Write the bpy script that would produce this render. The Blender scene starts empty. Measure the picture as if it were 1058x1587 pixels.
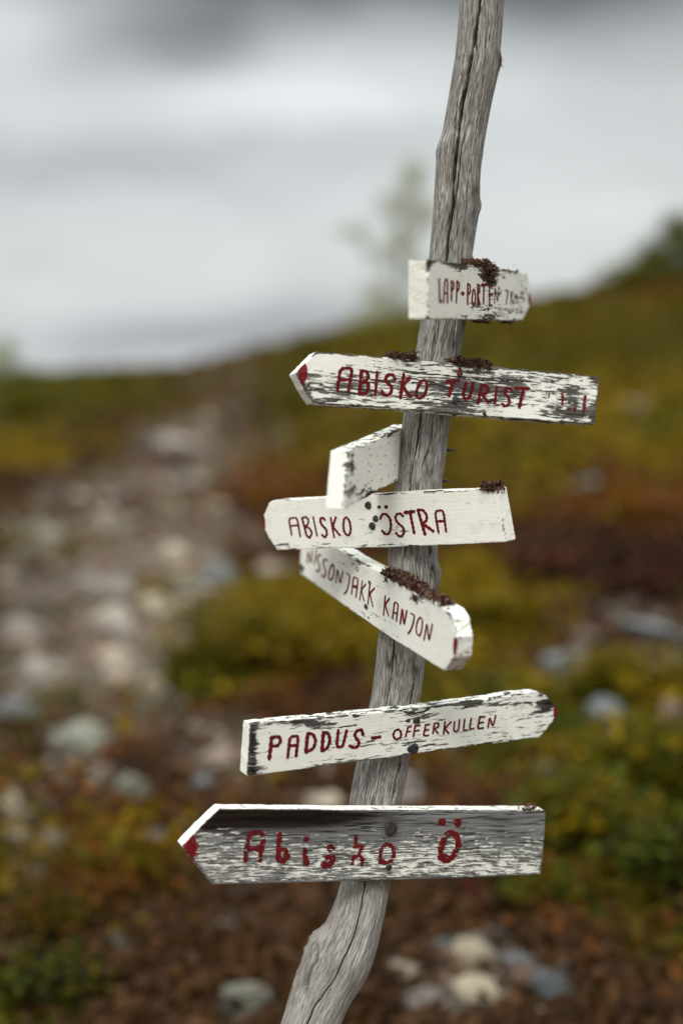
import bpy, bmesh, math, random, re
import numpy as np
from mathutils import Vector, Matrix

SC = bpy.context.scene
COL = SC.collection
PI = math.pi

# ------------------------------------------------------------------ camera
PITCH = math.radians(6.55)
FPX, CX, CY = 2204.17, 529.0, 793.5
CAM = Vector((0, 0, 1.5))
FWD = Vector((0, math.cos(PITCH), -math.sin(PITCH)))
RGT = Vector((1, 0, 0))
UPV = Vector((0, math.sin(PITCH), math.cos(PITCH)))
cam = bpy.data.cameras.new('camera')
cam_o = bpy.data.objects.new('camera', cam)
COL.objects.link(cam_o)
cam_o.location = CAM
cam_o.rotation_euler = (PI / 2 - PITCH, 0, 0)
cam.sensor_fit = 'VERTICAL'
cam.sensor_height = 36
cam.lens = 50
cam.clip_start = 0.05
cam.clip_end = 9000
cam.dof.use_dof = True
cam.dof.focus_distance = 1.775
cam.dof.aperture_fstop = 1.3
cam.dof.aperture_blades = 0
SC.camera = cam_o

# ------------------------------------------------------------------ world
W = bpy.data.worlds.new('World')
SC.world = W
W.use_nodes = True
SUN_EL, SUN_AZ = math.radians(52), math.radians(205)   # azimuth clockwise from +Y: behind the camera, a little to the left


class NT:
    """small helper to write node trees as expressions"""
    def __init__(s, tree):
        s.t = tree
        s.n = tree.nodes
        s.l = tree.links

    def put(s, inp, v):
        if isinstance(v, bpy.types.NodeSocket):
            s.l.new(v, inp)
        elif v is not None:
            if isinstance(v, (tuple, list)) and len(v) == 3 and inp.type == 'RGBA':
                v = (*v, 1)
            inp.default_value = v

    def math(s, op, a, b=None, c=None, clamp=False):
        n = s.n.new('ShaderNodeMath'); n.operation = op; n.use_clamp = clamp
        s.put(n.inputs[0], a)
        if b is not None: s.put(n.inputs[1], b)
        if c is not None: s.put(n.inputs[2], c)
        return n.outputs[0]

    def vmath(s, op, a, b=None):
        n = s.n.new('ShaderNodeVectorMath'); n.operation = op
        s.put(n.inputs[0], a)
        if b is not None: s.put(n.inputs[1], b)
        return n.outputs[0]

    def noise(s, vec, scale=1, detail=2, rough=.5, dist=0.0, color=False):
        n = s.n.new('ShaderNodeTexNoise')
        if vec is not None: s.put(n.inputs['Vector'], vec)
        n.inputs['Scale'].default_value = scale
        n.inputs['Detail'].default_value = detail
        n.inputs['Roughness'].default_value = rough
        n.inputs['Distortion'].default_value = dist
        return n.outputs['Color' if color else 'Fac']

    def map(s, v, a, b, c=0.0, d=1.0, smooth=False):
        n = s.n.new('ShaderNodeMapRange')
        if smooth: n.interpolation_type = 'SMOOTHSTEP'
        s.put(n.inputs[0], v); s.put(n.inputs[1], a); s.put(n.inputs[2], b); s.put(n.inputs[3], c); s.put(n.inputs[4], d)
        return n.outputs[0]

    def mix(s, f, a, b, mode='MIX'):
        n = s.n.new('ShaderNodeMix'); n.data_type = 'RGBA'; n.blend_type = mode
        s.put(n.inputs[0], f); s.put(n.inputs[6], a); s.put(n.inputs[7], b)
        return n.outputs[2]

    def ramp(s, f, stops):
        n = s.n.new('ShaderNodeValToRGB')
        while len(n.color_ramp.elements) < len(stops): n.color_ramp.elements.new(.5)
        for e, (p, c) in zip(n.color_ramp.elements, stops):
            e.position = p; e.color = (*c, 1)
        s.put(n.inputs[0], f)
        return n.outputs[0]

    def attr(s, name, out='Fac'):
        n = s.n.new('ShaderNodeAttribute'); n.attribute_name = name
        return n.outputs[out]

    def sep(s, v):
        n = s.n.new('ShaderNodeSeparateXYZ'); s.put(n.inputs[0], v)
        return n.outputs

    def comb(s, x, y, z):
        n = s.n.new('ShaderNodeCombineXYZ')
        s.put(n.inputs[0], x); s.put(n.inputs[1], y); s.put(n.inputs[2], z)
        return n.outputs[0]

    def bump(s, h, dist, strength=1.0, normal=None):
        n = s.n.new('ShaderNodeBump')
        n.inputs['Distance'].default_value = dist
        n.inputs['Strength'].default_value = strength
        s.put(n.inputs['Height'], h)
        if normal is not None: s.put(n.inputs['Normal'], normal)
        return n.outputs[0]


def build_world():
    q = NT(W.node_tree)
    q.n.clear()
    out = q.n.new('ShaderNodeOutputWorld')
    sky = q.n.new('ShaderNodeTexSky')
    sky.sky_type = 'NISHITA'; sky.sun_disc = False
    sky.sun_elevation = SUN_EL; sky.sun_rotation = SUN_AZ
    b1 = q.n.new('ShaderNodeBackground'); b1.inputs[1].default_value = .1
    q.put(b1.inputs[0], sky.outputs[0])
    tc = q.n.new('ShaderNodeTexCoord')
    d = tc.outputs['Generated']
    x, y, z = q.sep(d)
    za = q.math('ABSOLUTE', z)
    az = q.math('ARCTAN2', x, y)
    el = q.math('ARCSINE', z)
    # overcast layer seen in perspective: stretched flat towards the horizon
    den = q.math('ADD', za, .10)
    pl = q.comb(q.math('DIVIDE', x, den), q.math('DIVIDE', y, den), 0.0)
    n1 = q.noise(pl, .55, 5, .5, .3)
    wob = q.noise(q.comb(q.math('MULTIPLY', az, 7), q.math('MULTIPLY', el, 16), 0.0), 1, 3, .5)
    wob = q.math('SUBTRACT', wob, .5)
    wob2 = q.noise(q.comb(q.math('MULTIPLY', az, 6), q.math('MULTIPLY', el, 12), 7.3), 1, 3, .5)
    wob2 = q.math('SUBTRACT', wob2, .5)
    az2 = q.math('ADD', az, q.math('MULTIPLY', wob, .12))
    el2 = q.math('ADD', el, q.math('MULTIPLY', wob2, .05))

    def blob(px, py, rx, ry, amp, slope=0.0):
        a0 = math.atan((px - CX) / FPX); e0 = math.atan((540.4 - py) / FPX)
        da = q.math('SUBTRACT', az2, a0)
        de = q.math('SUBTRACT', el2, e0)
        if slope: de = q.math('SUBTRACT', de, q.math('MULTIPLY', da, slope))
        a = q.math('POWER', q.math('ABSOLUTE', q.math('DIVIDE', da, rx / FPX)), 2.0)
        b = q.math('POWER', q.math('ABSOLUTE', q.math('DIVIDE', de, ry / FPX)), 2.0)
        return q.math('MULTIPLY', q.math('EXPONENT', q.math('MULTIPLY', q.math('ADD', a, b), -1.0)), amp)
    # brightness of the cloud layer: brighter high up as an overcast sky is
    base = q.map(el, math.radians(13), math.radians(60), .65, 2.1, True)
    base = q.math('ADD', base, q.math('MULTIPLY', q.math('SUBTRACT', n1, .5), q.map(el, math.radians(5), math.radians(25), .12, .55)))
    # ragged cloud texture, drawn out along the horizon
    tex = q.noise(q.comb(q.math('MULTIPLY', az, 7), q.math('MULTIPLY', el, 15), 2.0), 1, 5, .5, .5)
    base = q.math('ADD', base, q.math('MULTIPLY', q.math('SUBTRACT', tex, .5), .24))
    feats = [blob(640, -30, 850, 95, -.50), blob(250, 85, 230, 60, -.27, .25), blob(30, 80, 130, 110, .16),
             blob(480, 150, 280, 45, .19, -.05), blob(80, 285, 330, 42, -.15, .10), blob(330, 510, 280, 30, -.27, .06), blob(560, 240, 240, 40, -.05, .05), blob(200, 565, 300, 18, .05),
             blob(1000, 60, 300, 90, -.17), blob(1000, 330, 420, 110, .05), blob(90, 420, 260, 60, .02)]
    for f in feats: base = q.math('ADD', base, f)
    base = q.math('MAXIMUM', base, .14)
    blue = q.math('ADD', q.math('MULTIPLY', blob(330, 510, 330, 45, 1.0), 1.0), blob(40, 290, 450, 55, .5), clamp=True)
    tint = q.mix(blue, (.955, 1.0, .995), (.90, .955, 1.03))
    colr = q.mix(1.0, tint, q.comb(base, base, base), 'MULTIPLY')
    b2 = q.n.new('ShaderNodeBackground'); q.put(b2.inputs[0], colr); b2.inputs[1].default_value = 1.0
    mx = q.n.new('ShaderNodeMixShader')
    mx.inputs[0].default_value = .94
    q.l.new(b1.outputs[0], mx.inputs[1]); q.l.new(b2.outputs[0], mx.inputs[2])
    q.l.new(mx.outputs[0], out.inputs[0])


build_world()
sun = bpy.data.lights.new('sun', 'SUN')
sun.energy = 1.5; sun.angle = math.radians(14); sun.color = (1, .97, .92)
sun_o = bpy.data.objects.new('sun', sun); COL.objects.link(sun_o)
sdir = Vector((math.sin(SUN_AZ) * math.cos(SUN_EL), math.cos(SUN_AZ) * math.cos(SUN_EL), math.sin(SUN_EL)))
sun_o.rotation_euler = sdir.to_track_quat('Z', 'Y').to_euler()
sun_o.location = sdir * 20
SC.view_settings.view_transform = 'Standard'
SC.view_settings.look = 'None'
SC.view_settings.exposure = 0.12
SC.view_settings.gamma = 1.0
SC.view_settings.use_curve_mapping = False
SC.render.engine = 'CYCLES'
SC.cycles.use_denoising = True
SC.cycles.max_bounces = 6
SC.cycles.transparent_max_bounces = 12

# ------------------------------------------------------------------ helpers
RNG = np.random.RandomState(7)
random.seed(11)


def ray(px, py):
    return FWD + RGT * ((px - CX) / FPX) - UPV * ((py - CY) / FPX)


def P(px, py, d):
    return CAM + ray(px, py) * d


def proj(p):
    v = Vector(p) - CAM
    d = v.dot(FWD)
    if d < 1e-3: return (0, 0, d)
    return (CX + FPX * v.dot(RGT) / d, CY - FPX * v.dot(UPV) / d, d)


def proj_np(A):
    V = A - np.array(CAM)
    d = V @ np.array(FWD)
    d = np.maximum(d, 1e-3)
    return CX + FPX * (V @ np.array(RGT)) / d, CY - FPX * (V @ np.array(UPV)) / d, d


def vnoise(x, y, seed=0, perx=None):
    """value noise on arrays, optional period in x"""
    r = np.random.RandomState(seed)
    T = r.rand(256, 256)
    xi = np.floor(x).astype(int); yi = np.floor(y).astype(int)
    fx = x - xi; fy = y - yi
    fx = fx * fx * (3 - 2 * fx); fy = fy * fy * (3 - 2 * fy)
    x1 = xi + 1
    if perx: xi = xi % perx; x1 = x1 % perx
    a = T[xi % 256, yi % 256]; b = T[x1 % 256, yi % 256]
    c = T[xi % 256, (yi + 1) % 256]; d = T[x1 % 256, (yi + 1) % 256]
    return (a * (1 - fx) + b * fx) * (1 - fy) + (c * (1 - fx) + d * fx) * fy


def tag(o, label=None, cat=None, group=None, kind=None):
    if label: o['label'] = label
    if cat: o['category'] = cat
    if group: o['group'] = group
    if kind: o['kind'] = kind
    return o


def empty(name, loc):
    o = bpy.data.objects.new(name, None)
    o.empty_display_size = .1
    COL.objects.link(o)
    o.location = loc
    return o


def mesh_obj(name, verts, faces, mat=None, parent=None, smooth=False, cols=None):
    me = bpy.data.meshes.new(name)
    V = np.asarray(verts, dtype=np.float32).reshape(-1, 3)
    if isinstance(faces, np.ndarray):
        k = faces.shape[1]; n = faces.shape[0]
        me.vertices.add(len(V)); me.vertices.foreach_set('co', V.ravel())
        me.loops.add(n * k); me.loops.foreach_set('vertex_index', faces.astype(np.int32).ravel())
        me.polygons.add(n)
        me.polygons.foreach_set('loop_start', np.arange(0, n * k, k, dtype=np.int32))
        me.update(calc_edges=True)
    else:
        me.from_pydata(V.tolist(), [], faces)
    if smooth: me.polygons.foreach_set('use_smooth', np.ones(len(me.polygons), dtype=bool))
    if cols is not None:
        ca = me.color_attributes.new('col', 'FLOAT_COLOR', 'POINT')
        c4 = np.ones((len(V), 4), dtype=np.float32); c4[:, :3] = cols
        ca.data.foreach_set('color', c4.ravel())
    me.validate()
    if mat: me.materials.append(mat)
    o = bpy.data.objects.new(name, me)
    COL.objects.link(o)
    if parent: o.parent = parent
    return o


def new_mat(name):
    m = bpy.data.materials.new(name)
    m.use_nodes = True
    q = NT(m.node_tree)
    b = m.node_tree.nodes['Principled BSDF']
    return m, q, b


# ------------------------------------------------------------------ terrain
SKY = [(-900, 600), (0, 591), (180, 588), (300, 580), (390, 560), (450, 545), (540, 522), (620, 508), (760, 490), (860, 472), (960, 457), (1058, 443), (2100, 340)]
SKX = np.array([a for a, b in SKY], float); SKYY = np.array([b for a, b in SKY], float)


def ground_z(x, y):
    x = np.asarray(x, float); y = np.asarray(y, float)
    r = np.hypot(x, y)
    yy = np.maximum(y, .2)
    px = np.clip(CX + FPX * (x / yy), -900, 2100)
    px = np.where(y <= 0, np.where(x < 0, -900, 2100), px)
    tel = (540.4 - np.interp(px, SKX, SKYY)) / FPX
    R = np.interp(px, [-900, 0, 400, 700, 1058, 2100], [48, 46, 38, 34, 34, 34])
    zr = 1.5 + R * tel
    t = np.clip((r - 2.5) / (R - 2.5), 0, 1)
    zin = zr * (t ** 1.25)
    over = np.maximum(r - R, 0)
    zout = zr + over * tel - 0.07 * over * over / (over + 25) - .01 * over
    z = np.where(r < R, zin, zout)
    back = np.clip(-y / 3, 0, 1)
    z = z * (1 - back)
    u = np.minimum(r / 12, 1)
    n = (vnoise(x * .55 + 50, y * .55 + 50, 3) - .5) * .22 * u + (vnoise(x * 2.1 + 50, y * 2.1 + 50, 4) - .5) * .06
    far = np.clip(1 - (r - 60) / 200, 0, 1)
    return z + n * far * np.clip((R - r) / 6 + .4, .15, 1)


def ground_at(px, py):
    """walk along the ray of a photo position until it meets the terrain"""
    rd = ray(px, py)
    ts = np.concatenate([np.linspace(2, 12, 400), np.linspace(12, 60, 700)])
    X = CAM.x + rd.x * ts; Y = CAM.y + rd.y * ts; Z = CAM.z + rd.z * ts
    g = ground_z(X, Y)
    hit = np.nonzero(Z < g)[0]
    if len(hit) == 0: return None
    i = hit[0]
    return Vector((X[i], Y[i], float(g[i]))), float(ts[i])


# colour zones of the heath: (px, py, rx, ry, colour name, weight)
PAL = {
    'olive': (.092, .068, .004), 'green': (.055, .062, .005), 'yellow': (.178, .115, .003), 'rust': (.125, .043, .008), 'birch': (.25, .28, .035),
    'brown': (.076, .036, .016), 'maroon': (.045, .018, .011), 'dark': (.020, .015, .007), 'soil': (.120, .078, .055),
    'red': (.14, .020, .010),
}
ZONES = [
    (120, 640, 260, 55, 'olive', 2.5), (60, 620, 200, 40, 'green', 1.5), (60, 710, 110, 35, 'yellow', 1.2), (330, 600, 120, 25, 'olive', 1.5),
    (350, 610, 70, 40, 'soil', 5), (300, 680, 120, 45, 'soil', 3), (200, 630, 60, 14, 'rust', 1.5), (60, 660, 70, 14, 'brown', 1.2), (120, 610, 60, 10, 'yellow', 1.2), (230, 690, 110, 40, 'maroon', 2.2), (120, 760, 130, 30, 'maroon', 1.3), (320, 630, 60, 30, 'maroon', 1.2),
    (480, 690, 90, 40, 'olive', 1.5), (450, 620, 70, 50, 'olive', 1.6), (470, 770, 110, 60, 'rust', 2.0), (400, 830, 90, 40, 'brown', 1.2),
    (800, 530, 320, 70, 'olive', 2.5), (860, 640, 280, 90, 'yellow', 2.4), (900, 700, 200, 40, 'rust', 1.6), (780, 580, 120, 20, 'green', 1.4), (1020, 660, 60, 30, 'green', 1.6), (760, 720, 200, 60, 'olive', 2.0), (990, 560, 160, 60, 'olive', 2), (1000, 480, 150, 40, 'rust', .6),
    (1010, 790, 150, 60, 'rust', 2.0), (820, 830, 160, 60, 'rust', 1.2), (880, 880, 230, 50, 'maroon', 1.9), (960, 870, 90, 30, 'olive', 1.0), (980, 900, 150, 40, 'dark', .7),
    (430, 985, 160, 80, 'yellow', 3.0), (430, 1010, 170, 90, 'green', 1.6), (760, 940, 90, 60, 'yellow', 2.2), (500, 1090, 120, 40, 'brown', 2),
    (1000, 1010, 150, 40, 'maroon', 1.0), (960, 1130, 200, 80, 'yellow', 1.2), (920, 1250, 180, 120, 'green', 2.2), (980, 1330, 150, 120, 'olive', 2.2), (760, 1390, 160, 60, 'green', 1.6),
    (730, 1410, 90, 40, 'maroon', 1.0), (1000, 1430, 120, 40, 'brown', 1.5), (900, 1520, 260, 80, 'brown', 3.0), (900, 1500, 250, 80, 'rust', .7),
    (180, 1350, 160, 70, 'yellow', .5), (110, 1400, 170, 90, 'olive', 1.5), (150, 1380, 90, 60, 'rust', 1.8), (380, 1470, 260, 110, 'brown', 3.0), (380, 1480, 200, 90, 'maroon', 1.5),
    (80, 1520, 150, 90, 'dark', 2.0), (100, 1560, 150, 60, 'green', 1.0), (60, 1190, 130, 60, 'olive', 1.0), (170, 1250, 160, 70, 'rust', 1.0), (640, 1300, 140, 60, 'rust', 1.2),
    (560, 1230, 200, 80, 'brown', 1.4), (700, 1200, 130, 50, 'rust', 1.0), (420, 1140, 140, 60, 'rust', 1.0), (600, 1500, 200, 90, 'brown', 2.4), (300, 1300, 160, 80, 'brown', 1.2),
]
ZN = [n for n in PAL if n != 'birch']
SCREE = [(330, 680, 150, 60, 1), (400, 600, 60, 30, .5), (180, 800, 190, 75, 1), (330, 800, 90, 60, .8), (150, 900, 220, 90, 1.2), (120, 1030, 200, 90, 1.1), (200, 1150, 230, 80, .9),
         (330, 1200, 170, 70, .7), (980, 960, 140, 40, .8), (880, 1030, 150, 40, .6), (690, 1190, 110, 50, .6), (300, 1440, 300, 60, .35), (680, 1500, 190, 70, .6), (120, 1440, 190, 90, .5), (60, 1350, 110, 80, .45), (320, 1540, 200, 50, .45), (560, 1380, 160, 50, .3), (900, 1560, 160, 50, .35), (30, 1250, 90, 80, .6)]


def zone_w(px, py):
    w = np.zeros((len(ZN),) + np.shape(px)) + .02
    w[ZN.index('olive')] += .25; w[ZN.index('brown')] += .35
    for (a, b, rx, ry, n, k) in ZONES:
        if n == 'rust': k = k * .5
        w[ZN.index(n)] += k * np.exp(-((px - a) / rx) ** 2 - ((py - b) / ry) ** 2)
    return w


def scree_w(px, py):
    s = np.zeros(np.shape(px))
    for (a, b, rx, ry, k) in SCREE: s += k * np.exp(-((px - a) / rx) ** 2 - ((py - b) / ry) ** 2)
    return np.clip(s, 0, 1)


def mat_ground():
    m, q, b = new_mat('heath_ground')
    c = q.attr('col', 'Color')
    tc = q.n.new('ShaderNodeTexCoord').outputs['Object']
    n1 = q.noise(tc, 3.0, 6, .6)
    n2 = q.noise(tc, 38, 4, .6)
    k = q.math('ADD', q.map(n1, .3, .7, .55, 1.35), q.map(n2, .3, .7, -.35, .35))
    cc = q.mix(1.0, c, q.comb(k, k, k), 'MULTIPLY')
    # pale grit and lichen specks
    n3 = q.noise(tc, 14, 5, .7)
    cc = q.mix(q.map(n3, .60, .68, 0, .6), cc, (.17, .15, .12))
    q.put(b.inputs['Base Color'], cc)
    b.inputs['Roughness'].default_value = .95
    b.inputs['Specular IOR Level'].default_value = .2
    q.put(b.inputs['Normal'], q.bump(q.math('ADD', n1, n2), .03, .8))
    return m


def build_ground():
    az = np.concatenate([np.linspace(-PI, -.62, 50, endpoint=False), np.linspace(-.62, .62, 260, endpoint=False), np.linspace(.62, PI, 50, endpoint=False)])
    rr = np.concatenate([[0.0], np.geomspace(.6, 3, 10, endpoint=False), np.linspace(3, 14, 120, endpoint=False), np.linspace(14, 60, 130, endpoint=False), np.geomspace(60, 6000, 50)])
    A, R = np.meshgrid(az, rr, indexing='ij')
    X = np.sin(A) * R; Y = np.cos(A) * R
    Z = ground_z(X, Y)
    V = np.stack([X, Y, Z], -1).reshape(-1, 3)
    na, nr = len(az), len(rr)
    i, j = np.meshgrid(np.arange(na), np.arange(nr - 1), indexing='ij')
    i2 = (i + 1) % na
    F = np.stack([i * nr + j, i2 * nr + j, i2 * nr + j + 1, i * nr + j + 1], -1).reshape(-1, 4)
    px, py, d = proj_np(V)
    px = np.where(V[:, 1] < .5, 2000, np.clip(px, -600, 1700)); py = np.clip(py, 430, 1700)
    w = zone_w(px, py); w[ZN.index('soil')] += 1.0
    s = scree_w(px + (vnoise(V[:, 0] * 2 + 90, V[:, 1] * 2 + 90, 9) - .5) * 120, py)
    w = w / w.sum(0)
    pal = np.array([PAL[n] for n in ZN])
    c = np.tensordot(w, pal, axes=(0, 0)) * .85
    sc = np.array([.100, .068, .044])
    mo = vnoise(V[:, 0] * 1.3 + 90, V[:, 1] * 1.3 + 90, 12)[:, None]
    c = c * (1 - s[:, None] * .7) + sc * (.55 + .8 * mo) * s[:, None] * .7
    g = mesh_obj('ground', V, F[:, ::-1].copy(), mat_ground(), smooth=True, cols=c)
    tag(g, kind='structure')
    return g


build_ground()

# ------------------------------------------------------------------ vegetation
def mat_leaf(name='leaves', trans=.25):
    m, q, b = new_mat(name)
    c = q.attr('col', 'Color')
    oi = q.n.new('ShaderNodeObjectInfo').outputs['Random']
    k = q.map(oi, 0, 1, .85, 1.15)
    q.put(b.inputs['Base Color'], q.mix(1.0, c, q.comb(k, k, k), 'MULTIPLY'))
    b.inputs['Roughness'].default_value = .6
    b.inputs['Specular IOR Level'].default_value = .08
    tr = q.n.new('ShaderNodeBsdfTranslucent')
    q.put(tr.inputs[0], q.mix(1.0, c, (1.5, 1.6, .8), 'MULTIPLY'))
    mx = q.n.new('ShaderNodeMixShader'); mx.inputs[0].default_value = trans
    q.l.new(b.outputs[0], mx.inputs[1]); q.l.new(tr.outputs[0], mx.inputs[2])
    q.l.new(mx.outputs[0], q.n['Material Output'].inputs[0])
    return m


def mat_bark(name, c1, c2, sc=30):
    m, q, b = new_mat(name)
    tc = q.n.new('ShaderNodeTexCoord').outputs['Object']
    n = q.noise(tc, sc, 5, .6)
    q.put(b.inputs['Base Color'], q.mix(q.map(n, .35, .65), c1, c2))
    b.inputs['Roughness'].default_value = .9
    q.put(b.inputs['Normal'], q.bump(n, .01))
    return m


M_LEAF = mat_leaf()
M_TWIG = mat_bark('twig_bark', (.05, .035, .025), (.12, .09, .07), 60)
M_BIRCH = mat_bark('birch_bark', (.08, .07, .06), (.34, .31, .27), 14)


def leaf_cloud(cent, size, cols, up=.5, rng=RNG):
    """six-sided pointed leaves: centres (n,3), sizes (n,), colours (n,3) -> verts, faces, vcols"""
    n = len(cent)
    a = rng.normal(size=(n, 3)); a[:, 2] *= .6
    a /= np.linalg.norm(a, axis=1)[:, None]
    nn = rng.normal(size=(n, 3)); nn[:, 2] += up * 2
    b = np.cross(nn, a); b /= np.linalg.norm(b, axis=1)[:, None] + 1e-9
    c = np.cross(a, b)
    s = size[:, None]
    V = np.stack([cent - a * s, cent - a * s * .2 + b * s * .5 + c * s * .08, cent + a * s, cent - a * s * .2 - b * s * .5 + c * s * .08], 1)
    F = np.arange(n * 4).reshape(-1, 4)
    C = np.repeat(cols, 4, axis=0)
    return V.reshape(-1, 3), F, C


def tube(pts, rads, sides=6):
    pts = [Vector(p) for p in pts]
    V = []; F = []
    for i, p in enumerate(pts):
        t = (pts[min(i + 1, len(pts) - 1)] - pts[max(i - 1, 0)]).normalized()
        u = t.cross(Vector((0.3, .9, .1))).normalized(); v = t.cross(u)
        for k in range(sides):
            a = 2 * PI * k / sides
            V.append(p + (u * math.cos(a) + v * math.sin(a)) * rads[i])
    for i in range(len(pts) - 1):
        for k in range(sides):
            k2 = (k + 1) % sides
            F.append((i * sides + k, i * sides + k2, (i + 1) * sides + k2, (i + 1) * sides + k))
    F.append(tuple(range(sides))[::-1]); F.append(tuple((len(pts) - 1) * sides + k for k in range(sides)))
    return [tuple(v) for v in V], F


def join(parts):
    V = []; F = []
    for v, f in parts:
        o = len(V); V += [tuple(p) for p in v]; F += [tuple(i + o for i in g) for g in f]
    return V, F


def pick_cols(mixes, n, rng=RNG, jit=.35):
    names = list(mixes); w = np.array([mixes[k] for k in names], float); w /= w.sum()
    idx = rng.choice(len(names), n, p=w)
    c = np.array([PAL[k] for k in names])[idx]
    return c * (1 + (rng.rand(n, 1) - .5) * 2 * jit) * (1 + (rng.rand(n, 3) - .5) * .25)


def shrub(name, label, px, py, wpx, hpx, mixes, group, leaves=900, cat='shrub'):
    """a low bushy plant standing on the ground where the photo shows its foot"""
    hit = ground_at(px, py)
    if hit is None: return
    g, d = hit
    rng = np.random.RandomState(int(px * 7 + py))
    w = wpx / FPX * d * 1.15; h = hpx / FPX * d * .72
    root = empty(name, g)
    tag(root, label, cat, group)
    tips = []; parts = []
    ns = 9
    for k in range(ns):
        a = 2 * PI * k / ns + rng.rand(); q = rng.uniform(.25, 1)
        e = Vector((math.cos(a) * w * .42 * q, math.sin(a) * w * .35 * q, h * rng.uniform(.55, .95) * (1.15 - .4 * q)))
        m1 = e * .45 + Vector((rng.normal() * w * .04, rng.normal() * w * .04, h * .08))
        parts.append(tube([(m1.x * .05, m1.y * .05, -.02), m1, e], [h * .022, h * .015, h * .006], 5))
        tips.append(e); tips.append(m1 * .5 + e * .5)
    sv, sf = join(parts)
    mesh_obj('stems', sv, sf, M_TWIG, root)
    T = np.array([tuple(t) for t in tips])
    cl = rng.randint(0, len(T), leaves)
    lump = rng.normal(size=(leaves, 3)) * np.array([w * .13, w * .11, h * .14])
    cent = T[cl] + lump
    cent[:, 2] = np.abs(cent[:, 2]) + .01
    base = pick_cols(mixes, leaves, rng)
    tone = (.65 + .7 * rng.rand(len(T)))[cl][:, None]
    size = np.full(leaves, (w * h) ** .5 * .045 + .002 * d) * (.6 + .8 * rng.rand(leaves))
    V, F, C = leaf_cloud(cent, size, base * tone, .5, rng)
    mesh_obj('foliage', V, F, M_LEAF, root, cols=C)
    return root


GY = dict(yellow=3, olive=3, green=1.5)
GR = dict(green=3, olive=2, yellow=.8)
RU = dict(rust=3, brown=1, yellow=.5)
MA = dict(maroon=3, red=.6, brown=1)
SHRUBS = [
    ('yellow-green dwarf birch bush left of the pole behind the NISSONJÅKK board', 400, 1055, 210, 130, GY),
    ('olive dwarf birch bush touching the pole, below the NISSONJÅKK board', 520, 1050, 170, 120, dict(yellow=3, olive=2)),
    ('small dull green bush at the left edge of the yellow-green thicket', 320, 1075, 120, 90, GR),
    ('yellow-green bush just right of the pole at the height of the NISSONJÅKK tip', 760, 995, 130, 100, GY),
    ('rust-red shrub left of the point of the ABISKO ÖSTRA board', 480, 800, 120, 70, RU),
    ('small rust shrub left of the lone board end', 390, 790, 90, 45, RU),
    ('rust-red shrub on the slope right of the ABISKO ÖSTRA board', 1000, 830, 150, 80, RU),
    ('dark maroon shrub on the dark bank right of the pole', 860, 900, 130, 55, MA),
    ('dark maroon shrub at the right edge above the stones', 1010, 920, 130, 50, MA),
    ('large leafy green bush at the right edge beside the PADDUS arrow', 1010, 1260, 210, 190, GR),
    ('yellowish bush above the leafy bush at the right edge', 960, 1090, 170, 100, GY),
    ('green bush right of the end of the lowest board', 910, 1330, 180, 170, GR),
    ('dark green bush at the right edge level with the lowest board', 1030, 1400, 170, 150, dict(green=3, dark=1.5)),
    ('green bush with a few rusty leaves under the right end of the lowest board', 830, 1420, 150, 110, dict(green=3, olive=2, rust=1)),
    ('low maroon tuft under the lowest board right of the pole', 730, 1420, 110, 60, MA),
    ('olive tuft left of the red tip of the lowest board', 200, 1375, 150, 90, dict(olive=3, rust=1.5, yellow=.5)),
    ('rust-red tuft at the lower left', 150, 1410, 120, 80, RU),
    ('dark olive tuft in the bottom left corner', 80, 1580, 170, 110, dict(green=2, dark=2, olive=1)),
    ('olive tuft in the left lower scree', 80, 1470, 140, 90, dict(olive=2, rust=1, dark=1)),
    ('small olive shrub on the left skyline slope', 60, 650, 110, 40, GR),
    ('olive shrub beside the path high on the left slope', 470, 640, 110, 50, GR),
    ('olive bush on the skyline behind the tip of the ABISKO TURIST board', 505, 552, 90, 40, GR),
]
for lab, x, y, w_, h_, mx_ in SHRUBS:
    shrub('dwarf_shrub', lab, x, y, w_, h_, mx_, 'dwarf shrubs on the heath')


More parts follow.
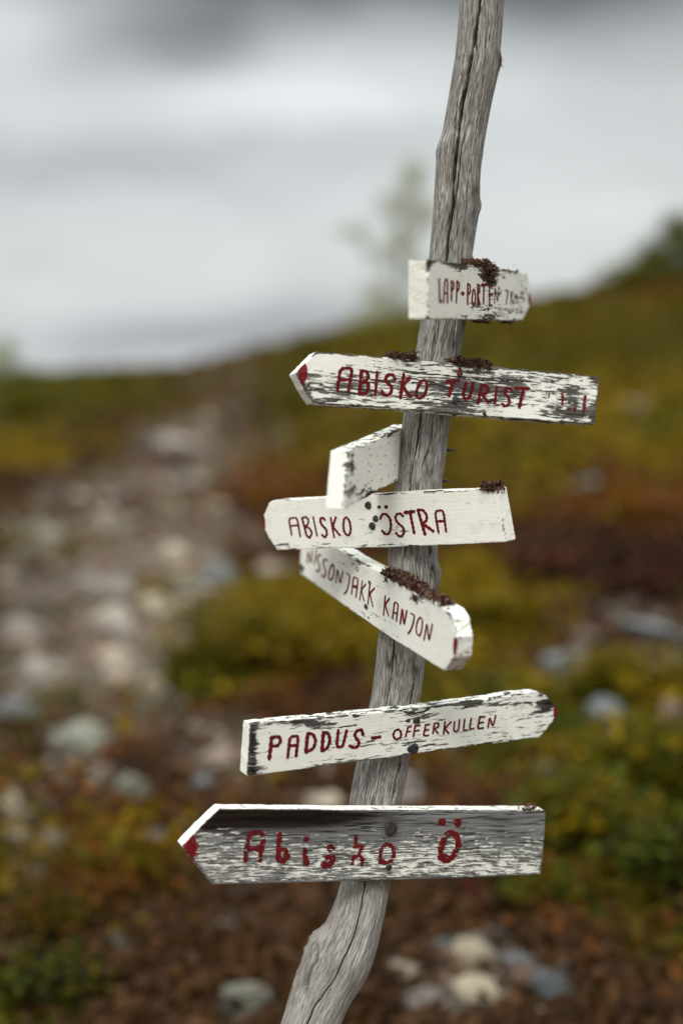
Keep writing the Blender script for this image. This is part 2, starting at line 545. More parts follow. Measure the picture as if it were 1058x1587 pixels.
def tree(name, label, px, base_px, crown, mixes, leaves, leafk, d_off=0.0, spread=.1, lean=0.0, bark=None, cat='tree'):
    """crown: list of (px, py, rpx_x, rpx_y, share) leaf clumps; a trunk and limbs reach every clump"""
    hit = None
    yy = base_px
    while hit is None and yy < 900:
        hit = ground_at(px, yy); yy += 3
    g, d = hit
    g = Vector((g.x, g.y, float(ground_z(g.x, g.y))))
    rng = np.random.RandomState(int(px + 3 * base_px))
    root = empty(name, g)
    tag(root, label, cat)
    dep = (g - CAM).dot(FWD)
    parts = []; cent = []
    top = min(c[1] for c in crown)
    tp = [c for c in crown if c[1] == top][0]
    tw = P(tp[0], top, dep) - g
    trunk = [Vector((0, 0, -.1))]
    H = tw.z
    for k in range(1, 7):
        t = k / 6
        trunk.append(Vector((tw.x * t + math.sin(t * 7) * .03 * H, rng.normal() * .02 * H, H * t)))
    parts.append(tube(trunk, [H * .018 * (1 - .9 * k / 6) + .004 for k in range(7)], 8))
    for (cx, cy, rx, ry, share) in crown:
        c = P(cx, cy, dep) - g
        c.y += rng.normal() * spread * H
        t0 = max(.12, min(.9, c.z / H * .75))
        st = trunk[int(t0 * 6)]
        mid = st.lerp(c, .5) + Vector((0, 0, -.02 * H))
        parts.append(tube([st, mid, c], [H * .007, H * .004, H * .0015], 5))
        n = max(8, int(leaves * share))
        R = np.array([rx / FPX * dep, (rx + ry) / 2 / FPX * dep * 1.0, ry / FPX * dep])
        q = rng.normal(size=(n, 3)) * .55
        cc = np.array(c) + q * R
        cent.append(cc)
        for _ in range(5):
            e = Vector(c) + Vector(rng.normal(size=3) * R * .8)
            parts.append(tube([mid, Vector(c).lerp(e, .4), e], [H * .0025, H * .002, H * .001], 4))
    sv, sf = join(parts)
    mesh_obj('trunk', sv, sf, bark or M_BIRCH, root)
    cent = np.concatenate(cent)
    cent[:, 2] = np.maximum(cent[:, 2], .03)
    V, F, C = leaf_cloud(cent, leafk * (.6 + .8 * rng.rand(len(cent))), pick_cols(mixes, len(cent), rng), .3, rng)
    mesh_obj('crown', V, F, M_LEAF, root, cols=C)


BR = dict(birch=3, olive=2, yellow=1)
tree('birch_tree', 'slender mountain birch with thin crown on the ridge left of the pole', 606, 520,
     [(640, 275, 26, 26, .12), (615, 318, 34, 24, .13), (655, 335, 26, 26, .12), (545, 358, 26, 12, .05), (625, 375, 30, 26, .12), (590, 400, 26, 20, .05),
      (645, 420, 26, 26, .09), (585, 455, 26, 22, .1), (620, 480, 45, 24, .16), (580, 498, 45, 16, .2)], BR, 5200, .034)
tree('evergreen_tree', 'dense dark green bushy tree on the ridge at the right edge', 1050, 440,
     [(1048, 355, 24, 20, .1), (1016, 392, 28, 20, .13), (1070, 378, 44, 32, .2), (980, 425, 34, 16, .17), (1035, 425, 60, 22, .25), (1100, 410, 40, 34, .2), (945, 440, 26, 10, .06)],
     dict(green=3, olive=2, birch=1.6), 6000, .06, bark=M_TWIG)
tree('birch_sapling', 'small green birch on the skyline at the left edge', 8, 588,
     [(12, 540, 16, 14, .35), (2, 560, 20, 14, .4), (25, 574, 18, 10, .25)], dict(green=1, birch=2), 1400, .04)


# ------------------------------------------------------------------ stones
def mat_stone():
    m, q, b = new_mat('lichen_stone')
    oi = q.n.new('ShaderNodeObjectInfo')
    tc = q.n.new('ShaderNodeTexCoord').outputs['Object']
    n1 = q.noise(tc, 2.2, 6, .6); n2 = q.noise(tc, 9, 5, .65)
    k = q.math('ADD', q.map(n1, .3, .7, .7, 1.25), q.map(n2, .3, .7, -.2, .2))
    c = q.mix(1.0, oi.outputs['Color'], q.comb(k, k, k), 'MULTIPLY')
    c = q.mix(q.map(q.noise(tc, 4, 3, .6), .60, .66, 0, .7), c, (.07, .065, .05))
    q.put(b.inputs['Base Color'], c)
    b.inputs['Roughness'].default_value = .85
    q.put(b.inputs['Normal'], q.bump(n2, .03))
    return m


M_STONE = mat_stone()
STONE_AT = []
STONES = []
for k in range(8):
    bm = bmesh.new()
    bmesh.ops.create_icosphere(bm, subdivisions=3, radius=.5)
    r = random.Random(100 + k)
    planes = [(Vector((r.gauss(0, 1), r.gauss(0, 1), r.gauss(0, 1))).normalized(), r.uniform(.27, .40)) for _ in range(11)]
    for v in bm.verts:
        for n_, dd in planes:
            e = v.co.dot(n_) - dd
            if e > 0: v.co -= n_ * e * .92
        v.co += Vector((r.gauss(0, 1), r.gauss(0, 1), r.gauss(0, 1))) * .008
    me = bpy.data.meshes.new('stone')
    bm.to_mesh(me); bm.free()
    me.materials.append(M_STONE)
    STONES.append(me)
SCOL = {'pale': (.34, .30, .25), 'cream': (.50, .42, .29), 'blue': (.19, .20, .20), 'greygreen': (.27, .27, .21), 'pink': (.34, .26, .20), 'grey': (.19, .165, .14), 'dark': (.10, .11, .11), 'white': (.70, .66, .62)}


def stone(px, py, wpx, hpx, col, label, group=None):
    hit = ground_at(px, py + hpx * .35)
    if hit is None: return
    g, d = hit
    r = random.Random(int(px * 13 + py * 7))
    o = bpy.data.objects.new('stone', STONES[r.randrange(8)])
    COL.objects.link(o)
    w = wpx / FPX * d * 1.25; h = max(hpx / FPX * d * 1.25, w * .3)
    o.scale = (w, w * r.uniform(.7, 1.0), h)
    o.rotation_euler = (r.uniform(-.2, .2), r.uniform(-.2, .2), r.uniform(-.5, .5))
    o.location = (g.x, g.y, g.z + h * .18)
    c = SCOL[col]; k = r.uniform(.85, 1.15)
    o.color = (c[0] * k, c[1] * k, c[2] * k, 1)
    STONE_AT.append((g.x, g.y, w * .5))
    tag(o, label, 'stone', group)


NAMED = [
    (378, 1545, 90, 46, 'greygreen', 'pale grey-green stone at the bottom edge left of the crooked pole foot'),
    (625, 1502, 56, 34, 'cream', 'cream stone just right of the pole near the bottom'),
    (722, 1475, 72, 48, 'cream', 'largest cream stone right of the pole near the bottom'),
    (686, 1466, 52, 44, 'blue', 'blue-grey stone behind the largest cream stone'),
    (738, 1535, 92, 34, 'cream', 'long flat cream stone lowest of the cream cluster'),
    (790, 1508, 50, 26, 'pale', 'flat pale stone right end of the cream cluster'),
    (655, 1545, 90, 26, 'grey', 'flat grey slab in front of the cream stones'),
    (850, 1524, 84, 28, 'dark', 'dark slate-blue flat stone right of the cream cluster'),
    (805, 1490, 60, 30, 'blue', 'small blue-grey stone above the dark slate one'),
    (960, 1516, 26, 16, 'cream', 'tiny cream pebble alone on brown heath at the lower right'),
    (632, 1226, 46, 56, 'white', 'whitish rounded stone peeping out right of the pole above the lowest board'),
    (932, 1103, 66, 66, 'blue', 'rounded blue-grey boulder right of the PADDUS arrow tip'),
    (1042, 1106, 46, 44, 'pink', 'pinkish stone at the right edge beside the blue-grey boulder'),
    (1010, 1140, 50, 22, 'cream', 'low cream stone under the pinkish one'),
    (868, 1022, 90, 32, 'blue', 'flat blue-grey stone above the PADDUS arrow'),
    (1005, 975, 100, 34, 'blue', 'wide grey-blue slab at the right edge'),
    (905, 985, 50, 22, 'pink', 'small pinkish stone left of the wide slab'),
    (1030, 955, 50, 20, 'grey', 'grey stone behind the wide slab at the right edge'),
    (912, 752, 46, 26, 'blue', 'lone blue-grey stone on the green slope right of the pole'),
    (985, 628, 46, 20, 'grey', 'lone grey stone right of the ABISKO TURIST board'),
    (835, 1190, 44, 26, 'blue', 'blue-grey stone just under the PADDUS arrow point'),
    (195, 1464, 44, 34, 'greygreen', 'grey-green stone in the brown heath at the lower left'),
    (346, 1437, 38, 26, 'pink', 'beige stone under the left part of the lowest board'),
    (262, 1575, 52, 26, 'pale', 'pale stone cut by the bottom edge left of the grey-green one'),
    (196, 1515, 34, 20, 'pink', 'small beige stone near the bottom left'),
    (130, 1140, 96, 56, 'greygreen', 'largest grey-green stone in the left scree'),
    (30, 1100, 64, 40, 'blue', 'bluish stone at the left edge in the scree'),
    (16, 1250, 46, 62, 'cream', 'upright cream stone at the left edge'),
    (66, 1040, 80, 44, 'pale', 'pale stone near the left edge above the bluish one'),
    (178, 955, 70, 44, 'pale', 'pale rounded stone in the middle of the scree'),
    (30, 970, 60, 40, 'pale', 'pale stone at the left edge of the middle scree'),
    (268, 858, 42, 38, 'cream', 'cream rounded stone at the right border of the scree'),
    (238, 935, 50, 40, 'cream', 'cream stone below the rounded cream one'),
    (244, 1062, 50, 40, 'cream', 'cream stone left of the yellow-green bush'),
    (338, 888, 66, 56, 'blue', 'blue-grey stone left of the start of the NISSONJÅKK board'),
    (428, 882, 56, 34, 'pink', 'pinkish grey stone just left of the NISSONJÅKK board end'),
    (150, 905, 110, 34, 'grey', 'broad flat grey slab in the left scree'),
    (345, 1172, 96, 38, 'pink', 'broad beige stone left of the PADDUS board'),
    (322, 1215, 60, 36, 'blue', 'blue-grey stone between the two lowest boards on the left'),
    (208, 1222, 62, 44, 'greygreen', 'grey-green stone left of the beige slab'),
    (85, 1300, 50, 30, 'pink', 'beige stone at the lower left scree border'),
    (230, 1300, 56, 40, 'blue', 'blue-grey stone left of the tip of the lowest board'),
    (490, 1238, 56, 28, 'cream', 'low cream stone just above the lowest board'),
    (60, 1430, 56, 24, 'blue', 'flat bluish stone in the lower left heath'),
    (270, 690, 90, 28, 'pale', 'long pale slab high on the scree path'),
    (130, 775, 44, 24, 'pink', 'pinkish stone at the maroon border high in the scree'),
    (80, 828, 50, 30, 'pale', 'pale stone at the upper left of the scree'),
    (300, 745, 60, 26, 'pale', 'pale stone on the path under the long slab'),
    (180, 1045, 60, 32, 'pink', 'beige stone between the cream and the pale ones'),
    (580, 1180, 30, 20, 'pale', 'small pale stone at the left side of the pole under the PADDUS board'),
]
for s_ in NAMED: stone(*s_[:5], s_[5])
rs = random.Random(5)
cnt = 0
placed = [(a[0], a[1]) for a in NAMED]
LB = {'pale': 'pale', 'cream': 'cream', 'blue': 'blue-grey', 'greygreen': 'grey-green', 'pink': 'beige', 'grey': 'dull grey'}
while cnt < 215:
    x = rs.uniform(-20, 1078); y = rs.uniform(565, 1585)
    s_ = float(scree_w(x, y))
    if rs.random() > s_ * .95 * min(1, .35 + (y - 600) / 350) + .03: continue
    k = .35 + .65 * min(1, (y - 540) / 500)
    w_ = rs.choice([16, 20, 24, 30, 40]) * k * rs.uniform(.8, 1.2)
    if any(abs(x - a) < 16 and abs(y - b) < 12 for a, b in placed): continue
    placed.append((x, y))
    c_ = rs.choice(['pale', 'cream', 'blue', 'greygreen', 'pink', 'grey', 'grey', 'pink'])
    best = min(NAMED, key=lambda a: math.hypot((a[0] - x) / 1.0, (a[1] - y) / .8))
    dx, dy = x - best[0], y - best[1]
    if abs(dx) > abs(dy): rel = ('just' if abs(dx) < 50 else 'well') + (' left of the' if dx < 0 else ' right of the')
    else: rel = ('just' if abs(dy) < 35 else 'well') + (' above the' if dy < 0 else ' below the')
    sz_ = 'tiny' if w_ < 16 else ('small' if w_ < 26 else 'fist-sized')
    lab = '%s %s stone %s %s' % (sz_, LB[c_], rel, best[5])
    while len(re.findall(r'[A-Za-z]+', lab)) > 15 or re.search(r' (the|a|of|in|at|on|to|and|beside|under|left|right|above|below|near|into|from|just|middle|by|between|cut|alone|lowest|behind)$', lab):
        lab = lab.rsplit(' ', 1)[0]
    stone(x, y, w_, w_ * rs.uniform(.45, .7), c_, lab, 'small stones scattered over the scree and heath')
    cnt += 1


def build_gravel():
    rng = np.random.RandomState(77)
    base = bmesh.new(); bmesh.ops.create_icosphere(base, subdivisions=1, radius=.5)
    bv = np.array([tuple(v.co) for v in base.verts]); bf = np.array([[v.index for v in f.verts] for f in base.faces]); base.free()
    n = 34000
    az = rng.uniform(-.32, .32, n); r = np.exp(rng.uniform(math.log(2.8), math.log(36), n))
    x = np.sin(az) * r; y = np.cos(az) * r; z = ground_z(x, y)
    B = np.stack([x, y, z], -1); px, py, d = proj_np(B)
    k = rng.rand(n) < scree_w(px, py) * .85 + .07
    B = B[k]; r = r[k]; n = len(B)
    s = (.010 + .0035 * r) * np.exp(rng.normal(size=n) * .62)
    V = bv[None] * (1 + (rng.rand(n, len(bv), 1) - .5) * .45) * s[:, None, None] * np.array([1, .8, .55]) + B[:, None]
    F = bf[None] + (np.arange(n) * len(bv))[:, None, None]
    pal = np.array([(.115, .090, .064), (.155, .125, .092), (.075, .06, .047), (.34, .29, .22), (.12, .066, .038), (.13, .127, .105)])
    c = pal[rng.randint(0, 6, n)] * (.8 + .4 * rng.rand(n, 1))
    m, q, b = new_mat('gravel')
    q.put(b.inputs['Base Color'], q.attr('col', 'Color')); b.inputs['Roughness'].default_value = .9
    o = mesh_obj('gravel', V.reshape(-1, 3), F.reshape(-1, 3), m, cols=np.repeat(c, len(bv), 0))
    tag(o, 'loose grey and beige gravel of the scree path', 'gravel', kind='stuff')


build_gravel()

# low heath cover: tens of thousands of small leafy sprigs, nobody could count them
def build_cover():
    rng = np.random.RandomState(21)
    n = 92000
    az = rng.uniform(-.64, .64, n)
    r = np.exp(rng.uniform(math.log(1.5), math.log(46), n))
    x = np.sin(az) * r; y = np.cos(az) * r
    z = ground_z(x, y)
    B = np.stack([x, y, z], -1)
    px, py, d = proj_np(B)
    s = scree_w(np.clip(px, -200, 1300), py)
    patch = vnoise(x * 1.7 + 60, y * 1.7 + 60, 31)
    keep = rng.rand(n) > np.clip(s * 1.26 - patch * .66, 0, .95)
    for (sx, sy, sr) in STONE_AT:                      # nothing grows over a bare stone or just in front of it
        dx = x - sx; dy = y - (sy - sr * .8)
        keep &= ~((dx / (sr * .95)) ** 2 + (dy / (sr * 1.7)) ** 2 < 1)
    B = B[keep]; px = px[keep]; py = py[keep]; r = r[keep]
    n = len(B)
    w = zone_w(np.clip(px, -300, 1400), np.clip(py, 440, 1650))
    w = (w / w.sum(0)).T
    cum = np.cumsum(w, 1)
    # neighbouring sprigs share a kind: pick with smooth noise plus a little randomness
    pick = vnoise(B[:, 0] * 2.6 + 80, B[:, 1] * 2.6 + 80, 33) * .72 + rng.rand(n) * .36 - .04
    idx = np.minimum((cum < np.clip(pick, 0, .999)[:, None]).sum(1), len(ZN) - 1)
    base = np.array([PAL[k] for k in ZN])[idx]
    L = 7
    h = (.03 + .0045 * r) * (.6 + rng.rand(n) * .9)
    cent = np.repeat(B, L, 0)
    rr = np.repeat(h, L)
    off = rng.normal(size=(n * L, 3)) * rr[:, None] * .75
    off[:, 2] = rng.rand(n * L) * rr * 1.3
    cent = cent + off
    size = rr * (.30 + .25 * rng.rand(n * L))
    tone = np.exp(rng.normal(size=(n, 1)) * .27)
    cols = np.repeat(base * tone, L, 0) * (1 + (rng.rand(n * L, 1) - .5) * .9)
    V, F, C = leaf_cloud(cent, size, cols, .6, rng)
    o = mesh_obj('heath_cover', V, F, M_LEAF, cols=C)
    tag(o, 'low heath of crowberry and dwarf shrubs in olive, rust and maroon covering the slope', 'ground cover', kind='stuff')


build_cover()


# ------------------------------------------------------------------ signpost
EDGE = [(-330, 735, 806), (-200, 728, 799), (0, 712, 781), (45, 708, 778), (80, 704, 775), (92, 703, 777), (104, 701, 774), (130, 697, 768), (180, 689, 758), (215, 682, 752), (232, 676, 750), (250, 674, 747),
        (270, 673, 745), (320, 671, 744), (350, 669, 739), (400, 664, 731), (500, 651, 722), (550, 643, 712), (640, 625, 700), (740, 612, 686),
        (850, 602, 678), (870, 600, 678), (885, 599, 682), (900, 597, 681), (922, 594, 675), (980, 586, 661), (1040, 581, 657), (1085, 575, 650), (1180, 553, 634), (1245, 540, 622),
        (1367, 529, 606), (1400, 520, 600), (1430, 508, 593), (1452, 497, 588), (1475, 484, 581), (1500, 474, 571), (1530, 462, 551), (1560, 449, 536), (1587, 438, 526),
        (1640, 420, 508), (1720, 410, 500), (1850, 418, 512), (2000, 430, 528), (2150, 436, 540), (2320, 436, 546)]
DEP = [(-330, 1.84), (0, 1.835), (1150, 1.83), (1367, 1.815), (1587, 1.765), (1720, 1.75), (2320, 1.76)]
EY = np.array([e[0] for e in EDGE], float); EL = np.array([e[1] for e in EDGE], float); ER = np.array([e[2] for e in EDGE], float)


def smooth_interp(y, xs, ys):
    k = np.array([.25, .5, .25])
    a = sum(w * np.interp(y + o, xs, ys) for w, o in zip(k, (-7, 0, 7)))
    return a


CRACKS = [
    ([(-330, 768), (-100, 750), (0, 742), (30, 738), (90, 728), (140, 718), (180, 711), (230, 705), (280, 700), (320, 698), (380, 690), (420, 688)], 3.4, .011),
    ([(60, 718), (120, 712), (200, 702), (260, 697)], 1.2, .004),
    ([(230, 712), (300, 706), (350, 696), (400, 688), (470, 678), (560, 664)], 1.5, .005),
    ([(470, 705), (510, 703), (560, 698), (600, 690)], 2.2, .007),
    ([(600, 655), (680, 645), (740, 634), (800, 628), (860, 625)], 2.0, .006),
    ([(640, 668), (690, 664), (730, 650)], 1.3, .004),
    ([(840, 664), (880, 668), (905, 664), (930, 656)], 2.2, .006),
    ([(960, 612), (1000, 608), (1050, 603), (1100, 594)], 2.0, .007),
    ([(1030, 643), (1060, 638), (1100, 632), (1150, 624), (1200, 613), (1260, 600), (1300, 590)], 2.4, .008),
    ([(1170, 572), (1210, 567), (1250, 560)], 1.3, .004),
    ([(1340, 566), (1370, 562), (1410, 553), (1450, 541), (1490, 522), (1530, 500), (1560, 480), (1587, 470), (1650, 455), (1750, 450), (2000, 462)], 1.7, .006),
    ([(1375, 590), (1420, 580), (1470, 560)], 1.3, .003),
    ([(1390, 538), (1430, 522), (1480, 500), (1540, 470)], 1.0, .002),
    ([(130, 745), (200, 735), (290, 722), (380, 712)], 1.0, .002),
    ([(1470, 490), (1500, 484), (1530, 470), (1560, 462)], 3.0, .004),
]


def mat_post():
    m, q, b = new_mat('weathered_grey_wood')
    pc = q.attr('pc', 'Vector')
    x, y, z = q.sep(pc)
    lo = q.noise(q.comb(q.math('MULTIPLY', x, 30), q.math('MULTIPLY', y, 6), 0.0), 1, 3, .5)
    xw = q.math('ADD', x, q.math('MULTIPLY', q.math('SUBTRACT', lo, .5), .007))
    g1 = q.noise(q.comb(q.math('MULTIPLY', xw, 560), q.math('MULTIPLY', y, 42), 0.0), 1, 6, .66)
    g2 = q.noise(q.comb(q.math('MULTIPLY', xw, 1700), q.math('MULTIPLY', y, 95), 3.0), 1, 4, .7)
    g3 = q.noise(q.comb(q.math('MULTIPLY', x, 55), q.math('MULTIPLY', y, 16), 9.0), 1, 5, .6)
    v = q.math('ADD', q.math('MULTIPLY', g1, .55), q.math('ADD', q.math('MULTIPLY', g2, .30), q.math('MULTIPLY', g3, .22)))
    col = q.ramp(v, [(.415, (.025, .021, .018)), (.48, (.15, .137, .122)), (.55, (.33, .31, .282)), (.64, (.60, .575, .535))])
    # hairline cracks along the grain
    ck = q.noise(q.comb(q.math('MULTIPLY', xw, 260), q.math('MULTIPLY', y, 7), 21.0), 1, 3, .5)
    ca = q.math('ABSOLUTE', q.math('SUBTRACT', ck, .5))
    crk = q.math('MULTIPLY', q.map(ca, .006, .022, 1, 0), q.map(g3, .42, .62, 0, 1))
    col = q.mix(q.math('MULTIPLY', crk, .8), col, (.02, .017, .015))
    # warm brown weather stains and pale worn patches
    st = q.noise(q.comb(q.math('MULTIPLY', x, 18), q.math('MULTIPLY', y, 7), 31.0), 1, 4, .55)
    col = q.mix(q.map(st, .56, .72, 0, .45), col, (.19, .15, .115))
    rt = q.attr('rot')
    col = q.mix(rt, col, (.07, .052, .04))
    calm = q.map(y, 1.34, 1.48, 0, 1, True)             # the foot was under bark longest and is smoother
    col = q.mix(q.math('MULTIPLY', calm, .45), col, q.mix(q.map(g3, .3, .7), (.15, .133, .115), (.32, .298, .268)))
    q.put(b.inputs['Base Color'], col)
    b.inputs['Roughness'].default_value = .85
    b.inputs['Specular IOR Level'].default_value = .08
    h = q.math('MULTIPLY', q.math('SUBTRACT', v, q.math('MULTIPLY', crk, .5)), q.map(calm, 0, 1, 1, .45))
    q.put(b.inputs['Normal'], q.bump(h, .0034, 1.0))
    return m


ROTS = [(735, 305, 7, 16, .7), (773, 92, 5, 8, .8), (672, 885, 8, 22, .5), (600, 1030, 5, 8, .9), (645, 1035, 7, 9, .7), (668, 700, 8, 10, .4), (478, 1480, 9, 26, .5),
        (700, 520, 14, 6, .3), (755, 140, 8, 20, .35), (470, 1540, 6, 30, .35), (560, 1190, 10, 12, .3)]


def build_post(root):
    ys = np.arange(-330, 2321, 4.2)
    nr = len(ys); ns = 264
    L = smooth_interp(ys, EY, EL); Rr = smooth_interp(ys, EY, ER)
    D = np.interp(ys, [a for a, b in DEP], [b for a, b in DEP])
    ctr = np.array([tuple(P((l + r) / 2, y, d)) for l, r, y, d in zip(L, Rr, ys, D)])
    rad = (Rr - L) / 2 / FPX * D * .995
    s = np.concatenate([[0], np.cumsum(np.linalg.norm(np.diff(ctr, axis=0), axis=1))])
    th = np.linspace(-PI, PI, ns, endpoint=False)     # 0 faces the camera
    th = th - .55 * np.sin(th)                          # finer on the near side
    # ring frame: right (X) and towards the camera, kept square to the pole axis
    V = np.zeros((nr, ns, 3)); PCt = np.zeros((nr, ns, 3)); rot = np.zeros((nr, ns))
    TH, S = np.meshgrid(th, s)
    pert = (vnoise((TH + PI) / (2 * PI) * 9, S * 7, 41, 9) - .5) * .10
    pert += (vnoise((TH + PI) / (2 * PI) * 26, S * 14, 42, 26) - .5) * .055
    pert += (vnoise((TH + PI) / (2 * PI) * 70, S * 42, 43, 70) - .5) * .030
    edge_fade = .35 + .65 * np.abs(np.cos(TH))
    R = rad[:, None] * (1 + pert * edge_fade - .012)
    arcx = np.sin(TH) * ((Rr - L) / 2)[:, None] + ((Rr + L) / 2)[:, None]   # photo x of each point on the near side
    YY = np.repeat(ys[:, None], ns, 1)
    front = np.cos(TH) > 0
    for path, w, dep in CRACKS:
        py = np.array([a for a, b in path], float); pxx = np.array([b for a, b in path], float)
        cx = np.interp(ys, py, pxx) + (vnoise(ys / 9.0 + 100, ys * 0 + len(path) + 10, 55) - .5) * 1.4
        act = np.clip(np.minimum((ys - py[0]) / 22, (py[-1] - ys) / 22), 0, 1)
        ww = w * (.6 + .8 * vnoise(ys / 23.0 + 60, ys * 0 + w * 5 + 20, 56))
        g = np.exp(-np.abs((arcx - cx[:, None]) / (ww[:, None] * .52)) ** 3) * act[:, None] * front
        R = R - g * dep * 1.9
        # raised lips beside the split
        g2 = np.exp(-(((arcx - cx[:, None]) / (ww[:, None] * 3.5)) ** 2)) * act[:, None] * front
        R = R + (g2 - g).clip(0) * .0006
    for (a, b2, rx, ry, k) in ROTS:
        e = np.exp(-((arcx - a) / rx) ** 2 - ((YY - b2) / ry) ** 2) * front
        rot += e * k
        R -= e * .003 * k * vnoise(arcx / 2.2 + 40, YY / 3.5 + 100, 57)
    # the flaring bark ridge on the left of the foot
    rdg = np.exp(-((YY - 1510) / 62) ** 2 * (YY > 1510)) * np.clip((YY - 1447 - 9 * vnoise(TH * 9 + 50, YY * 0 + 5, 62)) / 22, 0, 1) ** .8 * np.exp(-((TH + 1.35) / .38) ** 2)
    R += rdg * (.0075 + .0065 * vnoise(YY / 9 + 30, TH * 8 + 40, 61))
    rot += rdg * .25
    for (kx, ky, sgn) in ((775, 92, 1), (683, 888, 1), (676, 240, -1), (744, 318, 1)):
        e = np.exp(-((YY - ky) / 9) ** 2) * np.exp(-((TH - sgn * 1.35) / .3) ** 2)
        R += e * .0024
    tang = np.gradient(ctr, axis=0); tang /= np.linalg.norm(tang, axis=1)[:, None]
    Fw = np.array([0, -1.0, 0]); 
    for i in range(nr):
        t = tang[i]
        toward = Fw - t * Fw.dot(t); toward /= np.linalg.norm(toward)
        side = np.cross(t, toward); side /= np.linalg.norm(side)
        if side[0] < 0: side = -side
        V[i] = ctr[i] + (np.outer(np.sin(th), side) + np.outer(np.cos(th), toward)) * R[i][:, None]
    PCt[..., 0] = TH * .031; PCt[..., 1] = S
    rl = np.array(root.location)
    verts = V.reshape(-1, 3) - rl
    i, j = np.meshgrid(np.arange(nr - 1), np.arange(ns), indexing='ij')
    j2 = (j + 1) % ns
    F = np.stack([i * ns + j, (i + 1) * ns + j, (i + 1) * ns + j2, i * ns + j2], -1).reshape(-1, 4)
    faces = [tuple(f) for f in F.tolist()]
    faces.append(tuple(range(ns))); faces.append(tuple(range((nr - 1) * ns, nr * ns))[::-1])
    o = mesh_obj('post', verts, faces, mat_post(), root, smooth=True)
    me = o.data
    bm = bmesh.new(); bm.from_mesh(me); bmesh.ops.recalc_face_normals(bm, faces=bm.faces); bm.to_mesh(me); bm.free()
    a = me.attributes.new('pc', 'FLOAT_VECTOR', 'POINT'); a.data.foreach_set('vector', PCt.reshape(-1).astype(np.float32))
    a = me.attributes.new('rot', 'FLOAT', 'POINT'); a.data.foreach_set('value', np.clip(rot, 0, 1).reshape(-1).astype(np.float32))
    return o


gz = float(ground_z(-.08, 1.75))
ROOT = empty('signpost', (-.07, 1.76, gz))
tag(ROOT, 'crooked weathered grey pole with seven hand-painted white arrow boards', 'signpost')
build_post(ROOT)


